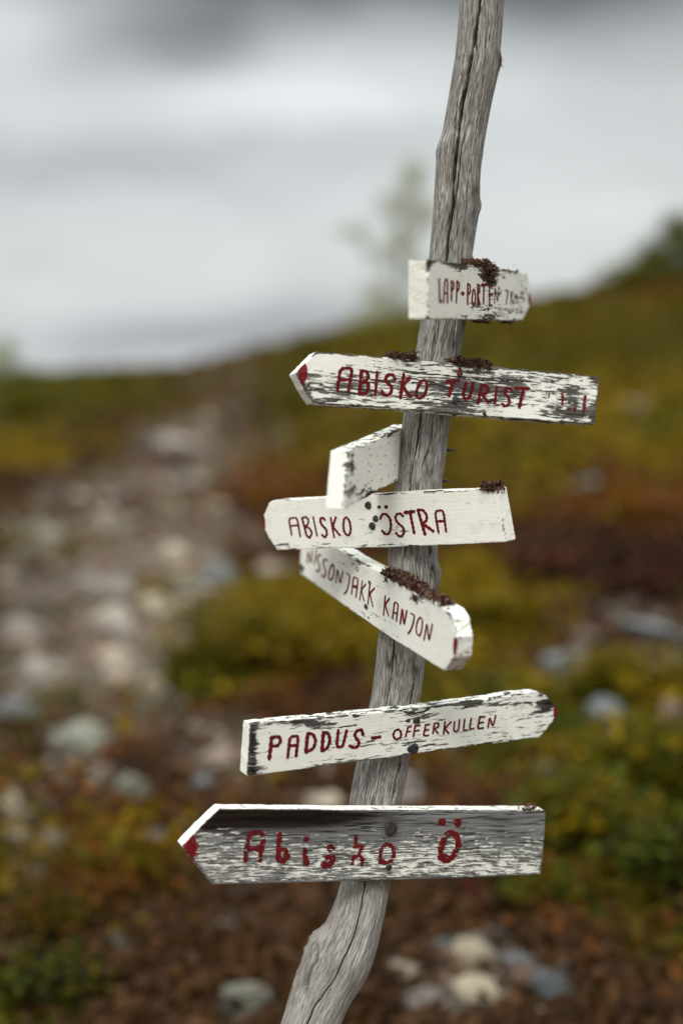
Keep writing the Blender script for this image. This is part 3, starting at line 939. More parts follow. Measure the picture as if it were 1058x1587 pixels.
# ---- painted boards
def paint_mat(name, paint=(.84, .825, .745), wood_lo=(.022, .018, .016), wood_hi=(.20, .185, .17), fx=26, fy=210, seed=0.0):
    m, q, b = new_mat(name)
    tc = q.n.new('ShaderNodeTexCoord').outputs['Object']
    x, y, z = q.sep(tc)
    wv = q.noise(q.comb(q.math('MULTIPLY', x, 9), q.math('MULTIPLY', y, 22), seed), 1, 3, .5)
    yw = q.math('ADD', y, q.math('MULTIPLY', q.math('SUBTRACT', wv, .5), .014))
    zz = q.math('MULTIPLY', z, 120)
    n1 = q.noise(q.comb(q.math('MULTIPLY', x, fx * 1.5), q.math('MULTIPLY', yw, fy * 1.7), q.math('ADD', zz, seed)), 1, 5, .60)
    n2 = q.noise(q.comb(q.math('MULTIPLY', x, fx * 4.5), q.math('MULTIPLY', yw, fy * 3.4), q.math('ADD', zz, seed + 5)), 1, 4, .65)
    n3 = q.noise(q.comb(q.math('MULTIPLY', x, 70), q.math('MULTIPLY', yw, 110), q.math('ADD', zz, seed + 8)), 1, 4, .6)
    nn = q.math('ADD', q.math('MULTIPLY', n1, .50), q.math('ADD', q.math('MULTIPLY', n2, .34), q.math('MULTIPLY', n3, .16)))
    wear = q.attr('wear')
    T = q.map(wear, 0, 1, .295, .73)
    diff = q.math('SUBTRACT', T, nn)                       # > 0: bare wood
    bare = q.map(diff, -.004, .005, 0, 1)
    lip_shade = q.map(diff, .0, .012, 1, 0)
    # wood
    g1 = q.noise(q.comb(q.math('MULTIPLY', x, 16), q.math('MULTIPLY', yw, 900), q.math('ADD', zz, seed + 2)), 1, 5, .6)
    g2 = q.noise(q.comb(q.math('MULTIPLY', x, 6), q.math('MULTIPLY', yw, 160), q.math('ADD', zz, seed + 3)), 1, 3, .5)
    gg = q.math('ADD', q.math('MULTIPLY', g1, .6), q.math('MULTIPLY', g2, .4))
    wood = q.mix(q.map(gg, .40, .60), wood_lo, wood_hi)
    cr = q.noise(q.comb(q.math('MULTIPLY', x, 20), q.math('MULTIPLY', yw, 420), q.math('ADD', zz, seed + 23)), 1, 3, .6)
    wood = q.mix(q.map(cr, .55, .60, 0, .9), wood, (.018, .015, .013))
    dark = q.attr('dark')
    wood = q.mix(q.math('MULTIPLY', dark, 1.0, clamp=True), wood, q.mix(q.map(gg, .35, .7), (.003, .002, .002), (.032, .020, .014)))
    fresh = q.attr('fresh')
    wood = q.mix(fresh, wood, q.mix(q.map(gg, .3, .7), (.16, .065, .025), (.42, .22, .11)))
    wood = q.mix(q.math('MULTIPLY', lip_shade, .85), wood, (.022, .016, .014))  # shadow under the flake edges, painted into the wood colour
    # paint
    gr = q.noise(q.comb(q.math('MULTIPLY', x, 30), q.math('MULTIPLY', y, 60), seed + 11), 1, 5, .6)
    pc = q.mix(q.map(gr, .35, .75, 0, .30), paint, (paint[0] * .80, paint[1] * .79, paint[2] * .74))
    fine = q.noise(q.comb(q.math('MULTIPLY', x, 90), q.math('MULTIPLY', yw, 1100), seed + 13), 1, 3, .6)
    pc = q.mix(q.map(fine, .58, .72, 0, .22), pc, (.40, .37, .33))
    dr = q.noise(q.comb(q.math('MULTIPLY', x, 28), q.math('MULTIPLY', y, 34), q.math('ADD', zz, seed + 31)), 1, 5, .7)
    pc = q.mix(q.map(dr, .54, .72, 0, .42), pc, (.42, .40, .32))
    red = q.attr('red')
    rn = q.noise(q.comb(q.math('MULTIPLY', x, 260), q.math('MULTIPLY', y, 260), seed + 1), 1, 4, .7)
    rm = q.map(q.math('SUBTRACT', red, q.math('MULTIPLY', rn, .8)), .0, .05)
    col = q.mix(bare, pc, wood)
    col = q.mix(rm, col, q.mix(rn, (.12, .006, .008), (.21, .012, .014)))
    q.put(b.inputs['Base Color'], col)
    q.put(b.inputs['Roughness'], q.map(bare, 0, 1, .62, .9))
    q.put(b.inputs['Specular IOR Level'], q.map(bare, 0, 1, .35, .08))
    h1 = q.math('MULTIPLY', q.math('SUBTRACT', 1.0, bare), .55)
    brush = q.noise(q.comb(q.math('MULTIPLY', x, 22), q.math('MULTIPLY', yw, 520), seed + 17), 1, 4, .6)
    h = q.math('ADD', h1, q.math('ADD', q.math('MULTIPLY', brush, .45), q.math('MULTIPLY', q.math('MULTIPLY', g1, bare), .8)))
    q.put(b.inputs['Normal'], q.bump(h, .0011, .9))
    return m


def red_mat(name, amount, seed=0.0):
    m, q, b = new_mat(name)
    tc = q.n.new('ShaderNodeTexCoord').outputs['Object']
    x, y, z = q.sep(tc)
    n = q.noise(q.comb(q.math('MULTIPLY', x, 180), q.math('MULTIPLY', y, 320), seed), 1, 4, .65)
    n2 = q.noise(q.comb(q.math('MULTIPLY', x, 60), q.math('MULTIPLY', y, 60), seed), 1, 3, .6)
    q.put(b.inputs['Base Color'], q.mix(q.map(n2, .3, .7), (.080, .0055, .0070), (.160, .011, .012)))
    b.inputs['Roughness'].default_value = .75
    b.inputs['Specular IOR Level'].default_value = .12
    q.put(b.inputs['Normal'], q.bump(n, .0005, .5))
    if amount > 0:
        nn = q.math('ADD', q.math('MULTIPLY', n, .7), q.math('MULTIPLY', n2, .3))
        q.put(b.inputs['Alpha'], q.map(nn, amount, amount + .02, 0, 1))
    return m


def simple_mat(name, c1, c2, scale=300, rough=.6, metal=0.0):
    m, q, b = new_mat(name)
    tc = q.n.new('ShaderNodeTexCoord').outputs['Object']
    n = q.noise(tc, scale, 4, .6)
    q.put(b.inputs['Base Color'], q.mix(q.map(n, .35, .65), c1, c2))
    b.inputs['Roughness'].default_value = rough; b.inputs['Metallic'].default_value = metal
    q.put(b.inputs['Normal'], q.bump(n, .0006))
    return m


M_NAIL = simple_mat('old_iron', (.012, .013, .013), (.075, .08, .078), 500, .5, .4)
M_RUST = simple_mat('rusty_iron', (.03, .012, .008), (.20, .075, .03), 600, .85)
M_MOSS = simple_mat('dry_brown_lichen', (.018, .008, .005), (.15, .065, .032), 260, .9)
M_REDNAIL = simple_mat('red_painted_nail', (.07, .012, .010), (.16, .02, .018), 500, .6)
M_KNOT = simple_mat('dark_knot_wood', (.008, .006, .005), (.05, .042, .036), 300, .8)


class Board:
    def __init__(s, ref, dref, alpha, tilt, e0, e1, thick):
        """ref pixel and depth of the front plane, heading of its normal, two pixels along its upper edge"""
        a = math.radians(alpha); t = math.radians(tilt)
        s.n = Vector((math.sin(a) * math.cos(t), -math.cos(a) * math.cos(t), math.sin(t))).normalized()
        s.Q = P(ref[0], ref[1], dref)
        s.t = thick
        s.U = (s.unp(*e1) - s.unp(*e0)).normalized()
        s.V = s.n.cross(s.U).normalized()
        s.M = Matrix(((s.U.x, s.V.x, s.n.x, s.Q.x), (s.U.y, s.V.y, s.n.y, s.Q.y), (s.U.z, s.V.z, s.n.z, s.Q.z), (0, 0, 0, 1)))
        s.Mi = s.M.inverted()

    def unp(s, px, py):
        r = ray(px, py)
        return CAM + r * ((s.Q - CAM).dot(s.n) / r.dot(s.n))

    def loc(s, px, py):
        v = s.Mi @ s.unp(px, py)
        return (v.x, v.y)

    def build(s, outline, mat, label, wear=.2, topwear=.3, spots=(), darks=(), freshs=(), reds=(), rough=.0007, redtop=False, seed=1, endwear=None):
        pts = [s.loc(*p) for p in outline]
        area = sum(pts[i][0] * pts[(i + 1) % len(pts)][1] - pts[(i + 1) % len(pts)][0] * pts[i][1] for i in range(len(pts)))
        if area < 0: pts = pts[::-1]
        s.pts = pts
        bm = bmesh.new()
        fv = [bm.verts.new((x, y, 0)) for x, y in pts]
        bv = [bm.verts.new((x, y, -s.t)) for x, y in pts]
        bm.faces.new(fv); bm.faces.new(bv[::-1])
        n = len(pts)
        for i in range(n):
            j = (i + 1) % n
            bm.faces.new((fv[i], bv[i], bv[j], fv[j]))
        bmesh.ops.recalc_face_normals(bm, faces=bm.faces)
        bmesh.ops.bevel(bm, geom=list(bm.edges), offset=.0013, segments=2, profile=.6, affect='EDGES', clamp_overlap=True)
        xs = [p[0] for p in pts]; ysl = [p[1] for p in pts]

        def cut(co, no):
            bmesh.ops.bisect_plane(bm, geom=list(bm.verts) + list(bm.edges) + list(bm.faces), dist=1e-6, plane_co=co, plane_no=no)
        st = .0032
        for k in range(1, int((max(xs) - min(xs)) / st) + 1): cut((min(xs) + k * st + .00031, 0, 0), (1, 0, 0))
        for k in range(1, int((max(ysl) - min(ysl)) / st) + 1): cut((0, min(ysl) + k * st + .00023, 0), (0, 1, 0))
        for k in range(1, 4): cut((0, 0, -s.t * k / 4), (0, 0, 1))
        bm.verts.ensure_lookup_table()
        co = np.array([tuple(v.co) for v in bm.verts])
        # ragged, splintered rims
        from_edge = np.full(len(co), 1e9); nx = np.zeros(len(co)); ny = np.zeros(len(co))
        for i in range(n):
            a = np.array(pts[i]); b2 = np.array(pts[(i + 1) % n]); d = b2 - a; ln = np.linalg.norm(d); d = d / ln
            rel = co[:, :2] - a
            t = np.clip(rel @ d, 0, ln)
            dist = np.linalg.norm(rel - np.outer(t, d), axis=1)
            c = dist < from_edge
            from_edge = np.where(c, dist, from_edge)
            nx = np.where(c, -d[1], nx); ny = np.where(c, d[0], ny)     # inward normal for ccw outline
        rim = from_edge < .0016
        j = (vnoise(co[:, 0] * 45 + 100, co[:, 1] * 45 + 100, seed) - .5) * .8 * rough
        j += (vnoise(co[:, 0] * 300 + 150, co[:, 1] * 300 + 150 + co[:, 2] * 150, seed + 1) - .5) * .7 * rough
        chip = np.clip(vnoise(co[:, 0] * 120 + 60, co[:, 1] * 120 + 90 + co[:, 2] * 90, seed + 2) - .86, 0, 1) * 12 * rough
        j = j + chip
        co[:, 0] += nx * j * rim; co[:, 1] += ny * j * rim
        for v, c in zip(bm.verts, co): v.co = Vector(c)
        me = bpy.data.meshes.new('sign_board')
        bm.to_mesh(me); bm.free()
        o = bpy.data.objects.new('sign_board', me)
        COL.objects.link(o)
        me.materials.append(mat)
        o.parent = ROOT
        o.matrix_local = Matrix.Translation(-ROOT.location) @ s.M
        o['label'] = label
        # wear maps from photo positions
        Wd = co @ np.array([s.U, s.V, s.n]) + np.array(s.Q)
        px, py, d = proj_np(Wd)
        ft = co[:, 2] > -.0022

        def acc(lst, base):
            v = np.full(len(co), float(base))
            for (a, b2, rx, ry, k) in lst: v += k * np.exp(-((px - a) / rx) ** 2 - ((py - b2) / ry) ** 2)
            return v
        w = acc(spots, wear)
        w = w + .22 * np.clip(1 - from_edge / .003, 0, 1)
        w = np.where(ft, w, topwear if np.isscalar(topwear) else topwear)
        if endwear is not None:
            endm = (~ft) & (np.abs(ny) < .8)
            w = np.where(endm, endwear, w)
        rd = acc(reds, 0)
        if not redtop: rd = np.where(ft, rd, np.where(np.abs(ny) < .98, rd * redtop, 0))
        for nm, val in (('wear', w), ('dark', np.where(ft, acc(darks, 0), 0)), ('fresh', acc(freshs, 0)), ('red', rd)):
            at = me.attributes.new(nm, 'FLOAT', 'POINT')
            at.data.foreach_set('value', np.clip(val, 0, 1).astype(np.float32))
        s.o = o
        # report the thickness shift seen in the photo, for tuning
        c0 = s.M @ Vector((pts[0][0], pts[0][1], -s.t)); p0 = proj(s.M @ Vector((pts[0][0], pts[0][1], 0))); p1 = proj(c0)
        print('BOARD', label[:40], 'size %.3f x %.3f' % (max(xs) - min(xs), max(ysl) - min(ysl)), 'shift %.1f %.1f' % (p1[0] - p0[0], p1[1] - p0[1]))
        return o

    def letters(s, strokes, mat, org, sc, seed=0, name='lettering', wk=1.0, big=.82):
        """strokes: (points in zoom pixels, width in zoom pixels, closed?)"""
        V = []; F = []
        r = random.Random(seed)
        for si, stx in enumerate(strokes):
            pl, w = stx[0], stx[1] * wk * (big if stx[1] > 30 else 1)
            closed = len(stx) > 2 and stx[2]
            if len(pl) == 1: pl = [(pl[0][0] - w * .08, pl[0][1]), (pl[0][0] + w * .08, pl[0][1])]
            p = [Vector(s.loc(org[0] + a * sc, org[1] + b2 * sc)) for a, b2 in pl]
            mpp = (Vector(s.loc(org[0] + pl[0][0] * sc, org[1] + (pl[0][1] + 10) * sc)) - p[0]).length / 10
            mppx = (Vector(s.loc(org[0] + (pl[0][0] + 10) * sc, org[1] + pl[0][1] * sc)) - p[0]).length / 10
            ax = mppx / mpp
            w = w * mpp * 1.30
            for _ in range(2):                       # round the corners as a brush does
                q = []
                m = len(p)
                rng = range(m if closed else m - 1)
                if not closed: q.append(p[0])
                for i in rng:
                    a, b2 = p[i], p[(i + 1) % m]
                    q += [a.lerp(b2, .16), a.lerp(b2, .84)]
                if not closed: q.append(p[-1])
                p = q
            if closed: p.append(p[0].copy())
            # resample
            d = [0]
            for i in range(1, len(p)): d.append(d[-1] + (p[i] - p[i - 1]).length)
            tot = d[-1]; k = max(3, int(tot / (w * .22)))
            ts = [tot * i / k for i in range(k + 1)]
            rs_ = []
            i = 1
            for t in ts:
                while i < len(d) - 1 and d[i] < t: i += 1
                f = (t - d[i - 1]) / max(d[i] - d[i - 1], 1e-9)
                rs_.append(p[i - 1].lerp(p[i], min(1, max(0, f))))
            base = len(V)
            kk = []
            ph = r.random() * 9
            # semicircular ends
            pts = []
            t0 = (rs_[1] - rs_[0]).normalized(); t1 = (rs_[-1] - rs_[-2]).normalized()
            for c in (1.0, .85, .5): pts.append((rs_[0] - t0 * w * .5 * c, math.sqrt(max(0, 1 - c * c)), t0))
            for i, q_ in enumerate(rs_):
                tg = (rs_[min(i + 1, len(rs_) - 1)] - rs_[max(i - 1, 0)]).normalized()
                pts.append((q_, 1.0, tg))
            for c in (.5, .85, 1.0): pts.append((rs_[-1] + t1 * w * .5 * c, math.sqrt(max(0, 1 - c * c)), t1))
            dh = .00024 + .00005 * (si % 5)
            for i, (c, k2, tg) in enumerate(pts):
                nrm = Vector((-tg.y, tg.x))
                ww = w * .5 * (k2 * .98 + .02) * (1 + .16 * math.sin(i * .9 + ph) + r.uniform(-.10, .10))
                # brushes make foreshortened strokes look even: widen along the grain when the board is turned away
                ww = ww * (1 + (min(ax, 3.0) - 1) * abs(nrm.x))
                for f, h in ((-1, -.0003), (-.95, dh * .96), (0, dh), (.95, dh * .96), (1, -.0003)):
                    V.append((c.x + nrm.x * ww * f, c.y + nrm.y * ww * f, h * (1 if k2 > .3 else .3)))
            for i in range(len(pts) - 1):
                for j in range(4):
                    F.append((base + i * 5 + j, base + i * 5 + j + 1, base + (i + 1) * 5 + j + 1, base + (i + 1) * 5 + j))
        o = mesh_obj(name, V, F, mat, s.o)
        return o

    def nail(s, px, py, rpx, mat=None, h=.0022, name='nail', sx=1.0, ang=0.0):
        h *= .6; rpx *= .92
        x, y = s.loc(px, py)
        d = proj(s.M @ Vector((x, y, 0)))[2]
        r = rpx / FPX * d
        rr = random.Random(int(px * 3 + py))
        V = []; F = []
        prof = [(.55, -.012), (.55, h * .15), (1.0, h * .25), (1.02, h * .7), (.8, h), (.4, h * 1.12)]
        k = 14
        for (q, z) in prof:
            for i in range(k):
                a = 2 * PI * i / k
                j = 1 + .06 * math.sin(3 * a + px) + rr.uniform(-.04, .04)
                V.append((x + math.cos(a) * r * q * j * sx, y + math.sin(a) * r * q * j, z + rr.uniform(-1, 1) * h * .05))
        for i in range(len(prof) - 1):
            for a in range(k):
                b2 = (a + 1) % k
                F.append((i * k + a, i * k + b2, (i + 1) * k + b2, (i + 1) * k + a))
        V.append((x, y, h * 1.05))
        for a in range(k): F.append(((len(prof) - 1) * k + a, (len(prof) - 1) * k + (a + 1) % k, len(V) - 1))
        return mesh_obj(name, V, F, mat or M_NAIL, s.o, smooth=True)

    def moss(s, segs, seed=1, label=None):
        """clump of dry brown lichen: crinkled flakes heaped along photo segments (x0,y0,x1,y1,thickness px,count)"""
        rng = np.random.RandomState(seed)
        V = []; F = []
        for (x0, y0, x1, y1, th, n) in segs:
            for i in range(n):
                t = rng.rand()
                e = (4 * t * (1 - t)) ** .35
                lx, ly = s.loc(x0 + (x1 - x0) * t, y0 + (y1 - y0) * t)
                d = proj(s.M @ Vector((lx, ly, 0)))[2]
                m = d / FPX
                k_ = .35 + 1.3 * vnoise(np.array([t * 7.0 + seed]), np.array([x0 * .1]), 71)[0]
                c = Vector((lx + rng.normal() * .0012, ly - .12 * th * m + rng.normal() * th * m * .36 * e * k_, rng.uniform(-s.t * .75, .0026)))
                top = -1e9
                for q0, q1 in zip(s.pts, s.pts[1:] + s.pts[:1]):
                    if (q0[0] - c.x) * (q1[0] - c.x) <= 0 and abs(q1[0] - q0[0]) > 1e-6:
                        top = max(top, q0[1] + (q1[1] - q0[1]) * (c.x - q0[0]) / (q1[0] - q0[0]))
                if top < -1 or c.y > top + .012: continue
                if c.y > top + .001: c.y = top + rng.rand() ** 1.6 * (.0022 + .0055 * k_)
                sz = rng.choice([.0010, .0016, .0034], p=[.42, .38, .20]) * rng.uniform(.8, 1.3)
                # crinkled flake: bent six-vertex strip
                a = Vector(rng.normal(size=3)).normalized(); b2 = Vector(rng.normal(size=3)); b2 = (b2 - a * b2.dot(a)).normalized(); nn = a.cross(b2)
                b0 = len(V)
                for u_, v_, w_ in ((-1, -.5, .3), (-1, .5, -.2), (0, -.7, -.3), (0, .7, .35), (1, -.4, .25), (1, .4, -.3)):
                    V.append(tuple(c + a * u_ * sz + b2 * v_ * sz + nn * w_ * sz))
                F += [(b0, b0 + 2, b0 + 3, b0 + 1), (b0 + 2, b0 + 4, b0 + 5, b0 + 3)]
        o = mesh_obj('lichen_clump', V, F, M_MOSS, s.o)
        return o


def Z(o, s, *strokes):
    return (o, s, strokes)


# --- 1: LAPP-PORTEN, receding to the right
b1 = Board((755, 455), 1.822, 69, 0, (663, 401), (808, 423), .024)
b1.build([(664, 402), (700, 407), (760, 415), (800, 420), (817, 424), (821, 455), (823, 466), (818, 478), (809, 497), (760, 496), (664, 494)],
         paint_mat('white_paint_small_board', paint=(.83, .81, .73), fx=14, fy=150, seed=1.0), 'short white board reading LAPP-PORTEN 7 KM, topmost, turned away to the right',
         wear=.22, topwear=.40, endwear=.05, spots=[(757, 430, 12, 14, .55), (765, 420, 30, 10, .25), (808, 455, 10, 22, .28), (790, 482, 20, 6, .25), (740, 475, 14, 6, .3), (765, 463, 12, 24, .22), (690, 406, 30, 6, .3), (665, 408, 5, 8, .45), (713, 412, 16, 8, .4), (740, 490, 60, 5, .18), (755, 490, 14, 5, .2)],
         darks=[(757, 430, 10, 16, .8), (665, 408, 6, 8, .8), (713, 412, 14, 8, .6)], reds=[(822, 464, 4.5, 11, 1.2)], redtop=1.0, rough=.0011, seed=11)
M_RED = red_mat('dark_red_paint', 0)
M_RED2 = red_mat('dark_red_paint_worn', .40, 2.0)
M_RED3 = red_mat('dark_red_paint_flaked', .42, 4.0)
b1.letters([([(282, 255), (285, 380), (296, 378)], 11), ([(291, 376)], 20), ([(306, 385), (312, 270), (318, 258), (328, 262), (327, 385)], 9), ([(310, 333), (327, 333)], 9),
            ([(349, 372), (349, 266)], 10), ([(349, 268), (362, 276), (362, 302), (350, 322)], 9), ([(376, 384), (379, 268)], 9), ([(379, 268), (391, 278), (390, 308), (378, 325)], 9),
            ([(405, 334), (417, 335)], 20), ([(437, 394), (438, 280)], 9), ([(438, 280), (451, 290), (452, 325), (440, 342)], 9),
            ([(466, 318), (461, 370), (466, 398), (477, 396), (481, 350), (474, 312)], 9, True), ([(492, 398), (492, 285)], 9), ([(492, 285), (503, 294), (502, 325), (492, 338), (504, 396)], 9),
            ([(512, 290), (539, 287)], 13), ([(526, 292), (524, 388)], 10), ([(556, 292), (557, 402)], 10), ([(556, 293), (574, 294)], 12), ([(557, 341), (573, 339)], 12), ([(557, 398), (571, 401)], 10),
            ([(584, 390), (587, 293), (601, 390), (607, 296)], 6)], M_RED2, (600, 360), .2836, 1, wk=.84)
b1.letters([([(642, 318), (658, 318), (648, 390)], 7), ([(673, 325), (674, 392)], 6), ([(686, 325), (675, 358), (688, 390)], 5), ([(692, 388), (695, 335), (700, 362), (706, 335), (709, 388)], 4)],
           red_mat('faded_brown_red_paint', .42, 3.0), (600, 360), .2836, 2)
b1.nail(755.5, 479, 3.0, name='nail', sx=1.5)
b1.moss([(733, 404, 752, 407, 7, 420), (746, 407, 768, 414, 12, 800), (752, 418, 764, 433, 12, 520), (768, 419, 800, 421, 3, 120), (790, 496, 800, 497, 4, 90), (752, 497, 760, 499, 3, 50)], 3)

# --- 2: ABISKO TURIST
b2 = Board((672, 600), 1.775, 24, 9, (492, 545), (925, 583), .024)
b2.build([(491, 545), (700, 561), (928, 584), (921, 657), (810, 650), (700, 640), (600, 632), (486, 624), (473, 604), (459, 577), (470, 566)],
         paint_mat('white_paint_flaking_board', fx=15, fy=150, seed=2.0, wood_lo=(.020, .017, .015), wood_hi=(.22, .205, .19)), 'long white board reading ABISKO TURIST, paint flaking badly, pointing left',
         wear=.40, topwear=.46, endwear=.10,
         spots=[(530, 606, 60, 14, .17), (640, 590, 60, 10, .06), (720, 600, 75, 20, .18), (700, 632, 60, 10, .22), (790, 600, 60, 18, .08), (840, 590, 60, 14, .03), (885, 612, 12, 18, .28),
                (870, 640, 50, 6, .24), (925, 645, 9, 14, .55), (923, 585, 8, 6, .35), (480, 582, 18, 4, .30), (500, 560, 50, 12, -.25), (580, 560, 60, 8, -.08), (620, 632, 30, 8, -.22), (800, 640, 50, 8, -.25),
                (640, 570, 50, 8, .05), (800, 570, 40, 4, .12), (850, 625, 25, 12, .05), (660, 565, 40, 6, -.05), (820, 567, 60, 4, .35), (545, 543, 28, 5, .5), (500, 546, 16, 3, .35), (900, 640, 30, 8, .15)],
         darks=[(928, 645, 8, 12, .7), (870, 645, 40, 5, .4), (640, 552, 40, 4, .6), (885, 612, 9, 14, .45)], freshs=[(548, 542, 20, 5, .9), (572, 545, 10, 5, .5)],
         reds=[(470, 578, 6, 18, 1.25), (466, 578, 4, 8, .4)], redtop=0, rough=.0013, seed=12)
b2.letters([([(363, 372), (380, 240), (455, 235), (430, 380)], 16), ([(372, 312), (442, 306)], 15),
            ([(498, 390), (508, 258)], 19), ([(508, 255), (538, 255), (554, 285), (540, 312), (508, 322)], 16), ([(508, 322), (545, 325), (553, 350), (540, 390), (498, 394)], 17),
            ([(605, 262), (592, 400)], 14), ([(712, 306), (703, 280), (678, 275), (655, 292), (657, 318), (690, 345), (692, 378), (672, 402), (640, 400), (632, 376)], 16),
            ([(765, 275), (745, 418)], 15), ([(800, 298), (755, 345), (805, 410)], 17), ([(843, 370), (870, 315), (900, 310), (908, 350), (890, 405), (860, 422), (840, 405)], 14, True)],
           M_RED, (430, 510), .2552, 3)
b2.letters([([(45, 318), (118, 313)], 17), ([(85, 318), (60, 405)], 17), ([(163, 330), (145, 400), (155, 425), (185, 418), (206, 330)], 16),
            ([(258, 340), (238, 445)], 15), ([(258, 340), (290, 345), (300, 370), (285, 390), (252, 395)], 15), ([(262, 398), (297, 445)], 16), ([(350, 350), (337, 450)], 13),
            ([(440, 380), (430, 358), (405, 360), (392, 385), (425, 420), (426, 455), (400, 470), (382, 455)], 14), ([(460, 360), (545, 362)], 17), ([(512, 362), (486, 475)], 16)],
           M_RED, (680, 510), .2552, 4)
b2.letters([([(670, 385), (665, 415)], 7), ([(746, 395), (752, 430)], 13), ([(748, 430), (746, 460)], 9), ([(785, 484), (789, 490)], 11), ([(826, 470), (823, 498)], 11), ([(886, 410), (875, 505)], 17)],
           red_mat('flaked_red_remains', .44, 6.0), (680, 510), .2552, 5)
b2.nail(711.5, 578, 6, M_REDNAIL, .0028)
b2.nail(705, 620, 6.5, M_NAIL, .004)
b2.nail(750, 641, 3.5, M_MOSS, .002, name='bark_chip')
b2.moss([(604, 547, 645, 551, 9, 1000), (700, 558, 725, 563, 9, 500), (715, 561, 760, 566, 11, 1100)], 5)

# --- 4: ABISKO ÖSTRA (built before the lone board end that overlaps it)
b4 = Board((640, 805), 1.775, -33, 0, (432, 775), (768, 757), .028)
b4.build([(430, 775), (520, 770), (640, 762), (768, 757), (774, 790), (783, 840), (700, 844), (600, 848), (520, 850), (429, 852), (417, 835), (411, 822), (405, 813), (408, 800), (417, 779), (422, 776)],
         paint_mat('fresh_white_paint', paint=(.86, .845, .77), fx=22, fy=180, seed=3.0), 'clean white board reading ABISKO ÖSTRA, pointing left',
         wear=.16, topwear=.36, endwear=.24, spots=[(450, 782, 40, 6, .12), (700, 800, 60, 12, .06), (437, 845, 14, 5, .25), (690, 762, 40, 3, .3), (595, 822, 60, 7, .25), (580, 805, 22, 16, .12), (490, 845, 60, 4, .28), (600, 842, 50, 4, .25), (725, 783, 16, 8, .12), (520, 790, 40, 6, .08), (600, 765, 30, 3, .25), (780, 820, 4, 4, .3), (766, 778, 4, 5, .3)],
         reds=[(406, 813, 5, 16, 1.25)], redtop=1.0, rough=.0007, seed=14)
b4.letters([([(262, 800), (242, 692), (298, 685), (318, 810)], 10), ([(250, 742), (307, 735)], 10),
            ([(360, 802), (330, 690)], 11), ([(330, 690), (352, 680), (374, 700), (368, 732), (345, 745)], 10), ([(345, 745), (380, 755), (396, 788), (380, 822), (360, 802)], 10), ([(403, 682), (428, 806)], 9),
            ([(480, 702), (465, 685), (448, 697), (455, 730), (490, 765), (492, 800), (478, 818), (462, 800)], 12), ([(518, 687), (540, 815)], 10), ([(552, 685), (530, 745), (578, 802)], 11),
            ([(600, 740), (605, 695), (622, 682), (642, 710), (650, 760), (643, 797), (625, 803), (606, 780)], 11, True)], M_RED, (390, 640), .2363, 6)
b4.letters([([(110, 268)], 19), ([(155, 267)], 19), ([(118, 342), (130, 312), (156, 312), (180, 340), (187, 390), (175, 435), (150, 440), (130, 418)], 12),
            ([(262, 326), (245, 308), (222, 312), (212, 335), (225, 365), (262, 395), (270, 425), (255, 452), (235, 452), (218, 432)], 12), ([(273, 303), (330, 296)], 17), ([(305, 300), (332, 432)], 14),
            ([(355, 287), (400, 440)], 15), ([(355, 285), (388, 287), (412, 320), (410, 355), (378, 370)], 13), ([(385, 372), (452, 420)], 15), ([(486, 430), (462, 295), (515, 285), (533, 422)], 11), ([(470, 358), (525, 356)], 13)],
           M_RED, (560, 720), .2457, 7)
b4.nail(570.5, 783, 6.5, M_NAIL, .0025, sx=1.0)
b4.nail(582, 803.5, 5.5, M_NAIL, .003)
b4.nail(577, 815, 6.5, M_NAIL, .0032)
b4.moss([(745, 748, 785, 745, 9, 900), (752, 755, 768, 757, 9, 350)], 7)

# --- 3: lone board end pointing at the viewer's left, nailed to the pole's left flank
b3 = Board((600, 720), 1.765, 73, 0, (541, 699), (622, 664), .022)
b3.build([(541, 699), (622, 664), (634, 658), (634, 735), (611, 747), (570, 770), (533, 790)],
         paint_mat('white_paint_speckled', paint=(.84, .825, .75), fx=30, fy=130, seed=4.0), 'short blank white board end with dark speckles, pointing toward the viewer at the left of the pole',
         wear=.26, topwear=.42, endwear=.24, spots=[(545, 722, 4, 16, .45), (560, 762, 24, 12, .16), (575, 765, 18, 8, .2), (600, 740, 20, 10, .02), (608, 673, 18, 5, .22), (543, 760, 6, 12, .2), (590, 700, 30, 10, .02)],
         darks=[(545, 722, 4, 18, .5)], rough=.0009, seed=13)

# --- 5: NISSONJÅKK KANJON, right end swings to the viewer
b5 = Board((600, 930), 1.768, -68, 0, (555, 869), (692, 945), .023)
b5.build([(467, 818), (555, 869), (640, 914), (690, 944), (699, 958), (705, 988), (702, 1019), (688, 1040), (600, 985), (540, 943), (464, 888)],
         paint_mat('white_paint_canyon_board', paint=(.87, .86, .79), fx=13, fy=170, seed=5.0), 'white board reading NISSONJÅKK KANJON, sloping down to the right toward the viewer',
         wear=.18, topwear=.26, endwear=.36, spots=[(530, 900, 60, 8, .05), (500, 910, 30, 5, .15), (650, 935, 30, 8, .1), (585, 955, 30, 6, .22), (620, 985, 30, 5, .2), (560, 945, 14, 6, .15), (545, 873, 50, 5, .28), (650, 925, 20, 6, .4), (594, 925, 14, 6, .1), (697, 955, 6, 8, .25), (600, 965, 14, 5, .12), (467, 880, 5, 7, .5)],
         freshs=[(573, 905, 4, 7, .9), (568, 944, 5, 5, .8)], reds=[(705, 1003, 3.2, 15, 1.35)], redtop=0, rough=.0010, seed=15)
